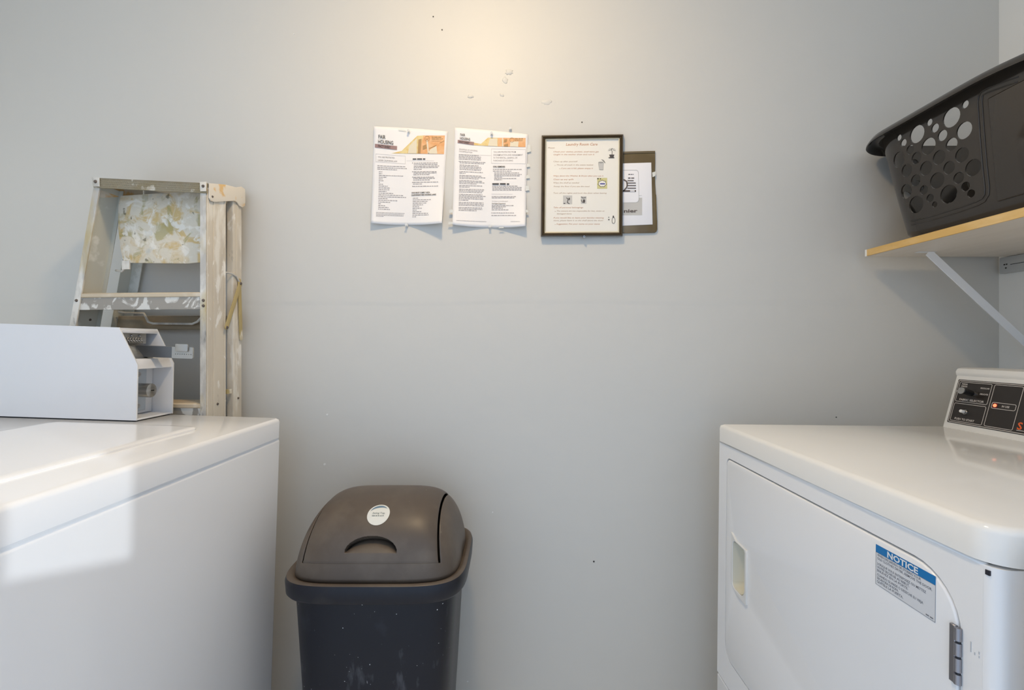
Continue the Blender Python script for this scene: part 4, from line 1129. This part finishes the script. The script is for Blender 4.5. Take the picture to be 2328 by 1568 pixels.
# small clip-art pictures on the rules sheet
ink_m = Mat('dark_ink', (0.07, 0.06, 0.055), 0.6); mid_m = Mat('grey_ink', (0.35, 0.34, 0.31), 0.6); yi_m = Mat('yellow_ink', (0.62, 0.57, 0.26), 0.6); gi_m = Mat('pale_grey_ink', (0.56, 0.54, 0.50), 0.6)
i1 = Print()
i1.quad([(X5(1000), Y5(385)), (X5(1063), Y5(385)), (X5(1053), Y5(418)), (X5(1010), Y5(418))]).rect(X5(993), Y5(418), X5(1063), Y5(430)).line([(X5(1034), Y5(385)), (X5(1036), Y5(350)), (X5(1028), Y5(325)), (X5(1036), Y5(310))], 1.1)
for a in range(8):
    t = math.pi * (1.0 + a / 7); i1.line([(X5(1034) + 3 * math.cos(t), Y5(335) + 3 * math.sin(t)), (X5(1034) + 9 * math.cos(t), Y5(340) + 7 * math.sin(t))], 0.5)
i1.line([(X5(1053) + 3.6 * math.cos(t), Y5(1195) + 7 * math.sin(t)) for t in [i * math.pi / 8 for i in range(17)]], 0.9).quad([(X5(1040), Y5(1158)), (X5(1062), Y5(1158)), (X5(1055), Y5(1135)), (X5(1046), Y5(1135))])
i1.rect(X5(990), Y5(1150), X5(1000), Y5(1160)).rect(X5(988), Y5(1178), X5(1004), Y5(1192))
i1.line([(X5(915) + 9 * math.cos(t) * (1 + 0.12 * math.sin(7 * t)), Y5(742) + 7.2 * math.sin(t) * (1 + 0.12 * math.sin(7 * t))) for t in [i * math.pi / 16 for i in range(33)]], 0.8)
i1.rect(X5(852), Y5(676), X5(872), Y5(688)).rect(X5(886), Y5(678), X5(900), Y5(690))
i1.line([(X5(475), Y5(915)), (X5(495), Y5(935)), (X5(485), Y5(975)), (X5(512), Y5(990))], 1.6).disc(X5(508), Y5(930), 1.6, 3).disc(X5(450), Y5(985), 2.2, 1)
i1.line([(X5(655), Y5(905)), (X5(680), Y5(920)), (X5(715), Y5(912))], 1.2).line([(X5(655), Y5(940)), (X5(668), Y5(970)), (X5(700), Y5(975))], 1.3).disc(X5(690), Y5(955), 2.6, 3.6)
i1.build('clip_art', lambda x, y: P(x, y, YS - 0.0007), ink_m.m, frame, OF)
Print().rect(X5(852), Y5(672), X5(975), Y5(805)).build('clip_art', atf, yi_m.m, frame, OF)
Print().disc(X5(915), Y5(742), 8.4, 6.6).build('clip_art', lambda x, y: P(x, y, YS - 0.0005), rules_m.m, frame, OF)
i3 = Print().rect(X5(433), Y5(888), X5(545), Y5(995)).rect(X5(652), Y5(897), X5(720), Y5(990)).quad([(X5(868), Y5(490)), (X5(930), Y5(490)), (X5(925), Y5(575)), (X5(882), Y5(575))])
i3.build('clip_art', atf, gi_m.m, frame, OF)
i4 = Print().disc(X5(898), Y5(482), 6, 1.8).line([(X5(905), Y5(448)), (X5(930), Y5(455)), (X5(950), Y5(490))], 1.6).line([(X5(915), Y5(455)), (X5(945), Y5(480))], 1.2).line([(X5(882), Y5(572)), (X5(925), Y5(572))], 1.2)
i4.line([(X5(866), Y5(488)), (X5(880), Y5(574))], 0.6).line([(X5(931), Y5(488)), (X5(926), Y5(574))], 0.6)
i4.build('clip_art', lambda x, y: P(x, y, YS - 0.0005), mid_m.m, frame, OF)
Print().rect(X5(888), Y5(736), X5(948), Y5(752)).build('clip_art', lambda x, y: P(x, y, YS - 0.0009), Mat('blue_ink', (0.10, 0.10, 0.32), 0.6).m, frame, OF)
c = P(1326, 541, YW)
nail = thing('nail', c, 'small screw eye in the wall just below the brown picture frame', 'nail')
MB().cyl((0, 0.0, 0), (0, -0.015, 0), 0.0013, 8).cyl((0, -0.015, 0), (0, -0.0172, 0), 0.0038, 14, 0.003).build('nail_head', steel_m.m, nail, smooth=40)
MB().cyl((0, -0.0171, 0), (0, -0.0176, 0), 0.0014, 10).build('nail_recess', dark_m.m, nail)

# ------------------------------------------------------------------ brown clipboard folder behind the frame
X7 = lambda c: 1390 + c / 6.533
Y7 = lambda c: 320 + c / 6.533
of2 = P(1455, 435, YW); O7 = tuple(of2)
fold = thing('document_sleeve', of2, 'brown plastic document sleeve with a white card, half hidden behind the frame', 'document sleeve')
sleeve_m = Mat('brown_plastic_sleeve', (0.125, 0.085, 0.030), 0.22, spec=0.6).layer((0.22, 0.17, 0.09), 6, 0.45, 0.7, detail=3)
YP = YW - 0.0035
def slv(c, lift): return [P(X7(a), Y7(b), YP - lift) for a, b in c]
out = [(118, 162), (650, 148), (652, 330), (648, 480), (650, 640), (668, 900), (682, 1200), (682, 1320), (668, 1350), (640, 1366), (118, 1372)]
ol = [((X7(a) - CX), -(Y7(b) - CY)) for a, b in out]
k7 = YP / F
def sleeve_mesh(out, thick, y):
    me = plate([((X7(a) - CX) * y / F, CAMH - (Y7(b) - CY) * y / F) for a, b in out], [], thick, 0.0003, ((0, y, 0), (1, 0, 0), (0, 0, 1), (0, 1, 0)))
    return me
link('sleeve_back', sleeve_mesh(out, 0.0012, YP), sleeve_m.m, fold, 40, O7)
link('sleeve_fold', sleeve_mesh([(118, 162), (650, 148), (650, 176), (118, 192)], 0.0012, YP - 0.0016), sleeve_m.m, fold, 40, O7)
seam = [P(X7(a), Y7(b), YP - 0.001) for a, b in ((660, 800), (672, 1100), (678, 1310), (664, 1345), (630, 1358), (400, 1364), (118, 1368))]
MB().tube(seam, 0.0009, 6).build('sleeve_seam', sleeve_m.m, fold, smooth=True, origin=O7)
card_m = Mat('white_card', (0.86, 0.84, 0.84), 0.55)
link('card', sleeve_mesh([(118, 336), (592, 322), (612, 1242), (118, 1262)], 0.0006, YP - 0.0010), card_m.m, fold, 40, O7)
atc = lambda x, y: P(x, y, YP - 0.0016)
c1 = Print()
rr = [(X7(a), Y7(b)) for a, b in ((118, 434), (370, 434), (392, 446), (402, 470), (408, 870), (398, 902), (372, 916), (118, 920))]
c1.line(rr, 0.55); c1.line([(X7(408), Y7(815)), (X7(452), Y7(812))], 0.5); c1.text('..', X7(250), Y7(505), 2.0, X7(330)) if False else None
c1.build('card_print', atc, mid_m.m, fold, O7)
c2 = Print().rect(X7(118), Y7(845), X7(456), Y7(1105)).build('card_print', lambda x, y: P(x, y, YP - 0.0013), gi_m.m, fold, O7)
c2b = Print().quad([(X7(118), Y7(790)), (X7(370), Y7(790)), (X7(406), Y7(800)), (X7(404), Y7(872)), (X7(394), Y7(900)), (X7(370), Y7(914)), (X7(118), Y7(918))]).build('card_print', lambda x, y: P(x, y, YP - 0.00145), card_m.m, fold, O7)
c3 = Print()
for k, (y, x1) in enumerate(((590, 330), (625, 362), (663, 365), (702, 365))): c3.rect(X7(238), Y7(y - 6), X7(x1), Y7(y + 8))
c3.rect(X7(165), Y7(732), X7(365), Y7(757))
c3.line([(X7(180), Y7(575)), (X7(225), Y7(600)), (X7(236), Y7(650)), (X7(228), Y7(690)), (X7(180), Y7(745))], 3.0)
c3.words(X7(248), Y7(560), X7(345), 2.4); c3.words(X7(250), Y7(502), X7(330), 1.6)
c3.text('nier', X7(185), Y7(1065), 7.5, X7(388), bold=0.03, slope=-0.02)
c3.build('card_print', lambda x, y: P(x, y, YP - 0.0018), Mat('brown_grey_ink', (0.13, 0.10, 0.085), 0.6).m, fold, O7)
Print().rect(X7(278), Y7(736), X7(345), Y7(753)).build('card_print', lambda x, y: P(x, y, YP - 0.0021), card_m.m, fold, O7)
MB().add([P(X7(a), Y7(b), YP - 0.003) for a, b in ((605, 470), (655, 455), (655, 520), (610, 540))], [(0, 1, 2, 3)]).build('tape_tab', tape_m.m, fold, origin=O7)

# ------------------------------------------------------------------ wall shelf, cleat and bracket
SY1, SX0, SZ0, SZ1 = 1.3145, 0.995, 1.369, 1.388
shelf_under_m = Mat('sealed_board', (0.78, 0.70, 0.60), 0.35, spec=0.5).layer((0.70, 0.62, 0.52), 6, 0.4, 0.7, stretch=(6, 0.7, 1), detail=4, amount=0.6)
edge_m = Mat('raw_yellow_edge', (0.66, 0.42, 0.14), 0.6).layer((0.74, 0.52, 0.24), 24, 0.45, 0.65, stretch=(1, 0.3, 1), detail=5).layer((0.48, 0.33, 0.14), 30, 0.62, 0.75, stretch=(1, 0.4, 1), amount=0.6)
edge_m.bump(60, 0.4, 0.001, stretch=(1, 0.3, 1))
shelf = thing('wall_shelf', (SX0, 0.85, SZ0), 'raw-edged wooden wall shelf holding the black laundry basket', 'shelf')
OS = tuple(shelf.location)
box('shelf_board', SX0 + 0.003, XR - 0.001, 0.30, SY1, SZ0, SZ1, shelf_under_m.m, shelf, 0, origin=OS)
box('shelf_edge', SX0, SX0 + 0.003, 0.30, SY1 - 0.006, SZ0 + 0.0002, SZ1 - 0.0002, edge_m.m, shelf, 0.0008, 1, origin=OS)
box('painted_edge_end', SX0 - 0.0003, SX0 + 0.003, SY1 - 0.0065, SY1 + 0.0003, SZ0 - 0.0002, SZ1 + 0.0002, fleck_m.m, shelf, 0.0006, 1, origin=OS)
cleat_m = Mat('painted_cleat', (0.52, 0.53, 0.52), 0.45).layer((0.46, 0.47, 0.47), 10, 0.4, 0.7, stretch=(1, 0.3, 2))
cleat = thing('shelf_cleat', (XR, 0.85, SZ0 - 0.02), 'grey painted wooden cleat screwed to right wall under the shelf', 'cleat')
OC = tuple(cleat.location)
box('cleat_board', XR - 0.018, XR - 0.0005, 0.35, 1.333, SZ0 - 0.046, SZ0 - 0.0005, cleat_m.m, cleat, 0.002, 2, origin=OC)
box('cleat_crack', XR - 0.0186, XR - 0.0178, 0.9, 1.302, SZ0 - 0.0245, SZ0 - 0.0232, dark_m.m, cleat, origin=OC)
for y, z in ((1.318, SZ0 - 0.022), (1.312, SZ0 - 0.022), (1.314, SZ0 - 0.032)):
    MB().cyl((XR - 0.0175, y, z), (XR - 0.0188, y, z), 0.0022, 10).build('screw', hole_m.m, cleat, origin=OC)
brk = thing('shelf_bracket', (XR, 1.25, 1.09), 'white metal diagonal bracket strut propping the wall shelf', 'bracket')
OB = tuple(brk.location)
white_m = Mat('white_bracket_paint', (0.86, 0.86, 0.86), 0.35)
A0 = P(2110, 563, 1.245); A0.z = SZ0 - 0.0015; A1 = Vector((XR - 0.004, 1.245, 1.092))
d = (A1 - A0).normalized(); nn = Vector((-d.z, 0, d.x)) * 0.0105
def strut(w0, w1, y0, y1):
    return MB().hexa([A0 + Vector((0, y0 - 1.245, 0)) - nn * w0, A1 + Vector((0, y0 - 1.245, 0)) - nn * w0, A1 + Vector((0, y1 - 1.245, 0)) - nn * w0, A0 + Vector((0, y1 - 1.245, 0)) - nn * w0,
                      A0 + Vector((0, y0 - 1.245, 0)) + nn * w1, A1 + Vector((0, y0 - 1.245, 0)) + nn * w1, A1 + Vector((0, y1 - 1.245, 0)) + nn * w1, A0 + Vector((0, y1 - 1.245, 0)) + nn * w1])
strut(1, 1, 1.243, 1.2455).build('strut', white_m.m, brk, 0.0006, 1, origin=OB)
box('shelf_flange', A0.x - 0.028, A0.x + 0.02, 1.240, 1.256, SZ0 - 0.0014, SZ0 - 0.0002, white_m.m, brk, 0.0005, 1, origin=OB)
box('wall_flange', XR - 0.0025, XR - 0.0003, 1.240, 1.262, 1.07, SZ0 - 0.047, white_m.m, brk, 0.0005, 1, origin=OB)

# ------------------------------------------------------------------ laundry basket with bubble holes
bask_m = Mat('black_glossy_plastic', (0.032, 0.026, 0.020), 0.12, spec=0.6).rvar(14, 0.3, 0.7, 0.07, 0.15)
BX, BY = 1.185, 0.93
basket = thing('laundry_basket', (BX, BY, SZ1), 'glossy black plastic laundry basket with round bubble holes on the shelf', 'laundry basket')
BHT = 0.288
ax0, ay0, ax1, ay1 = 0.168, 0.315, 0.196, 0.386     # half sizes at the bottom and at the top
def bring(t, off=0.0, n=160):
    a = ax0 + (ax1 - ax0) * t ** 0.8 + off; b = ay0 + (ay1 - ay0) * t + off
    r = 0.085 + 0.02 * t + max(0.0, off) * 0.7
    pts = rrect(-a, a, -b, b, r, 10)
    # resample evenly
    L = [0]
    for p, q in zip(pts, pts[1:] + pts[:1]): L.append(L[-1] + math.dist(p, q))
    out = []; k = 0
    for i in range(n):
        s = L[-1] * i / n
        while L[k + 1] < s: k += 1
        p, q = pts[k % len(pts)], pts[(k + 1) % len(pts)]
        f = (s - L[k]) / max(L[k + 1] - L[k], 1e-9)
        out.append((p[0] + (q[0] - p[0]) * f, p[1] + (q[1] - p[1]) * f))
    return out
ts = [0.0, 0.02, 0.06] + [0.1 + 0.9 * i / 10 for i in range(11)]
outer = []
for t in ts:
    off = -0.012 * (1 - min(1, t / 0.06)) ** 2
    outer.append([(x, y, 0.002 + BHT * t - t ** 4 * 0.016 * math.exp(-((y + 0.12) / 0.10) ** 2)) for x, y in bring(t, off)])
inn = [[(x, y, max(0.005, 0.002 + BHT * t - t ** 4 * 0.016 * math.exp(-((y + 0.12) / 0.10) ** 2))) for x, y in bring(t, -0.003 - 0.012 * (1 - min(1, t / 0.06)) ** 2)] for t in reversed(ts)]
shell_me = MB().loft(outer + inn)
shell = shell_me.build('basket_shell', bask_m.m, basket)
holes6 = [(575, 316, 15, 18), (509, 376, 39, 44), (561, 435, 34, 40), (410, 398, 14, 15), (433, 424, 17, 20), (463, 458, 22, 24), (500, 499, 26, 30), (351, 452, 32, 40), (270, 468, 11, 14),
          (288, 492, 13, 18), (315, 523, 18, 20), (397, 507, 33, 36), (260, 569, 28, 36), (340, 561, 22, 28), (440, 558, 29, 32), (542, 547, 31, 34), (292, 618, 23, 31), (378, 608, 27, 33),
          (480, 605, 26, 30), (586, 605, 34, 40), (328, 663, 21, 28), (422, 664, 32, 37), (518, 652, 24, 26), (279, 714, 27, 34), (360, 707, 18, 22), (545, 691, 19, 22), (566, 723, 18, 18),
          (467, 726, 37, 43), (319, 774, 31, 40), (384, 744, 15, 20), (401, 773, 11, 14)]
cut = MB()
XS = 1.003
hol = []
for cx_, cy_, rx, ry in holes6:
    px, py = 1920 + cx_ / 2.01, 80 + cy_ / 2.01
    y = XS * F / (px - CX); z = CAMH - (py - CY) * XS / (px - CX)
    r = 0.5 * (ry / 2.01 * y / F + rx / 2.01 * y / (px - CX))
    hol.append((y - BY, z - SZ1, r))
for y, z, r in hol:
    for sx in (-1, 1):
        cut.cyl((sx * 0.10, y, z), (sx * 0.24, y, z), r, 20)
        cut.cyl((sx * 0.10, -y, z), (sx * 0.24, -y, z), r, 20)
for k, (y, z, r) in enumerate(hol):
    if k % 2 == 0 and abs(y - 0.20) < 0.07:
        for sy in (-1, 1): cut.cyl(((y - 0.20) * 1.7, sy * 0.26, z), ((y - 0.20) * 1.7, sy * 0.42, z), r, 18)
cutter = cut.build('cutter', None, basket)
bo = shell.modifiers.new('holes', 'BOOLEAN'); bo.operation = 'DIFFERENCE'; bo.solver = 'EXACT'; bo.use_self = True; bo.object = cutter
dg = bpy.context.evaluated_depsgraph_get(); dg.update()
newme = bpy.data.meshes.new_from_object(shell.evaluated_get(dg))
shell.modifiers.clear()
shell.data = newme
newme.shade_smooth(); newme.set_sharp_from_angle(angle=math.radians(35))
bpy.data.objects.remove(cutter)
# turned-down rim
def rimring(off, z): return [(x, y, z - 0.016 * math.exp(-((y + 0.12) / 0.10) ** 2)) for x, y in bring(1.0, off)]   # dips at the hand-hold
rz = 0.002 + BHT
MB().loft([rimring(-0.003, rz - 0.004), rimring(-0.0025, rz + 0.003), rimring(0.004, rz + 0.006), rimring(0.015, rz + 0.006), rimring(0.023, rz + 0.002), rimring(0.0305, rz - 0.010), rimring(0.031, rz - 0.014),
           rimring(0.0285, rz - 0.0135), rimring(0.021, rz - 0.001), rimring(0.013, rz + 0.002), rimring(0.001, rz + 0.001), rimring(-0.001, rz - 0.004)], cap0=False, cap1=False).build('basket_rim', bask_m.m, basket, smooth=60)
# raised double borders of the bubble panel and the smooth handle panel next to it
def side_pt(y, z, off):
    t = (z - 0.002) / BHT
    return Vector((-(ax0 + (ax1 - ax0) * max(t, 0) ** 0.8) - off, y, z))
def border(y0, y1, z0, z1, r, lean=0.0, open_from=None):
    loop = rrect(y0, y1, z0, z1, r, 6)
    return [side_pt(y + lean * (z - z0), z, 0.0006) for y, z in loop]
def yz(cx_, cy_):
    px, py = 1920 + cx_ / 2.01, 80 + cy_ / 2.01
    return XS * F / (px - CX) - BY, CAMH - (py - CY) * XS / (px - CX) - SZ1
bead = [yz(*c) for c in ((290, 850), (400, 822), (520, 784), (590, 759), (614, 746), (626, 728), (630, 700), (629, 600), (630, 450), (632, 310), (638, 280), (652, 258), (680, 242), (760, 212), (822, 190))]
for o_ in (0.0, 0.009):
    pts = []
    for i, (y, z) in enumerate(bead):
        (ya, za_), (yb, zb_) = bead[max(i - 1, 0)], bead[min(i + 1, len(bead) - 1)]
        dl = math.hypot(yb - ya, zb_ - za_)
        pts.append(side_pt(y + (zb_ - za_) / dl * -o_ , z + (yb - ya) / dl * o_, 0.0004))
    MB().tube(pts, 0.0013, 6).build('panel_bead', bask_m.m, basket, smooth=True)
hp0 = yz(668, 700)[0] - 0.006
MB().hexa([side_pt(-hp0, 0.03, -0.004), side_pt(hp0, 0.03, -0.004), side_pt(hp0, 0.03, 0.004), side_pt(-hp0, 0.03, 0.004),
           side_pt(-hp0, 0.245, -0.004), side_pt(hp0, 0.245, -0.004), side_pt(hp0, 0.245, 0.004), side_pt(-hp0, 0.245, 0.004)]).build('handle_panel', bask_m.m, basket, 0.003, 3)

# ------------------------------------------------------------------ unseen second dryer, added just outside the frame to shade this dryer's side
def copy_tree(o, parent=None):
    c = o.copy(); COL.objects.link(c); c.parent = parent
    for ch in list(o.children): copy_tree(ch, c)
    return c
added_dryer = copy_tree(dryer)
added_dryer.location.y -= 0.7245
added_dryer['label'] = 'unseen white clothes dryer added to shade the side of the first one'
dryer['group'] = added_dryer['group'] = 'clothes dryers along the right wall'
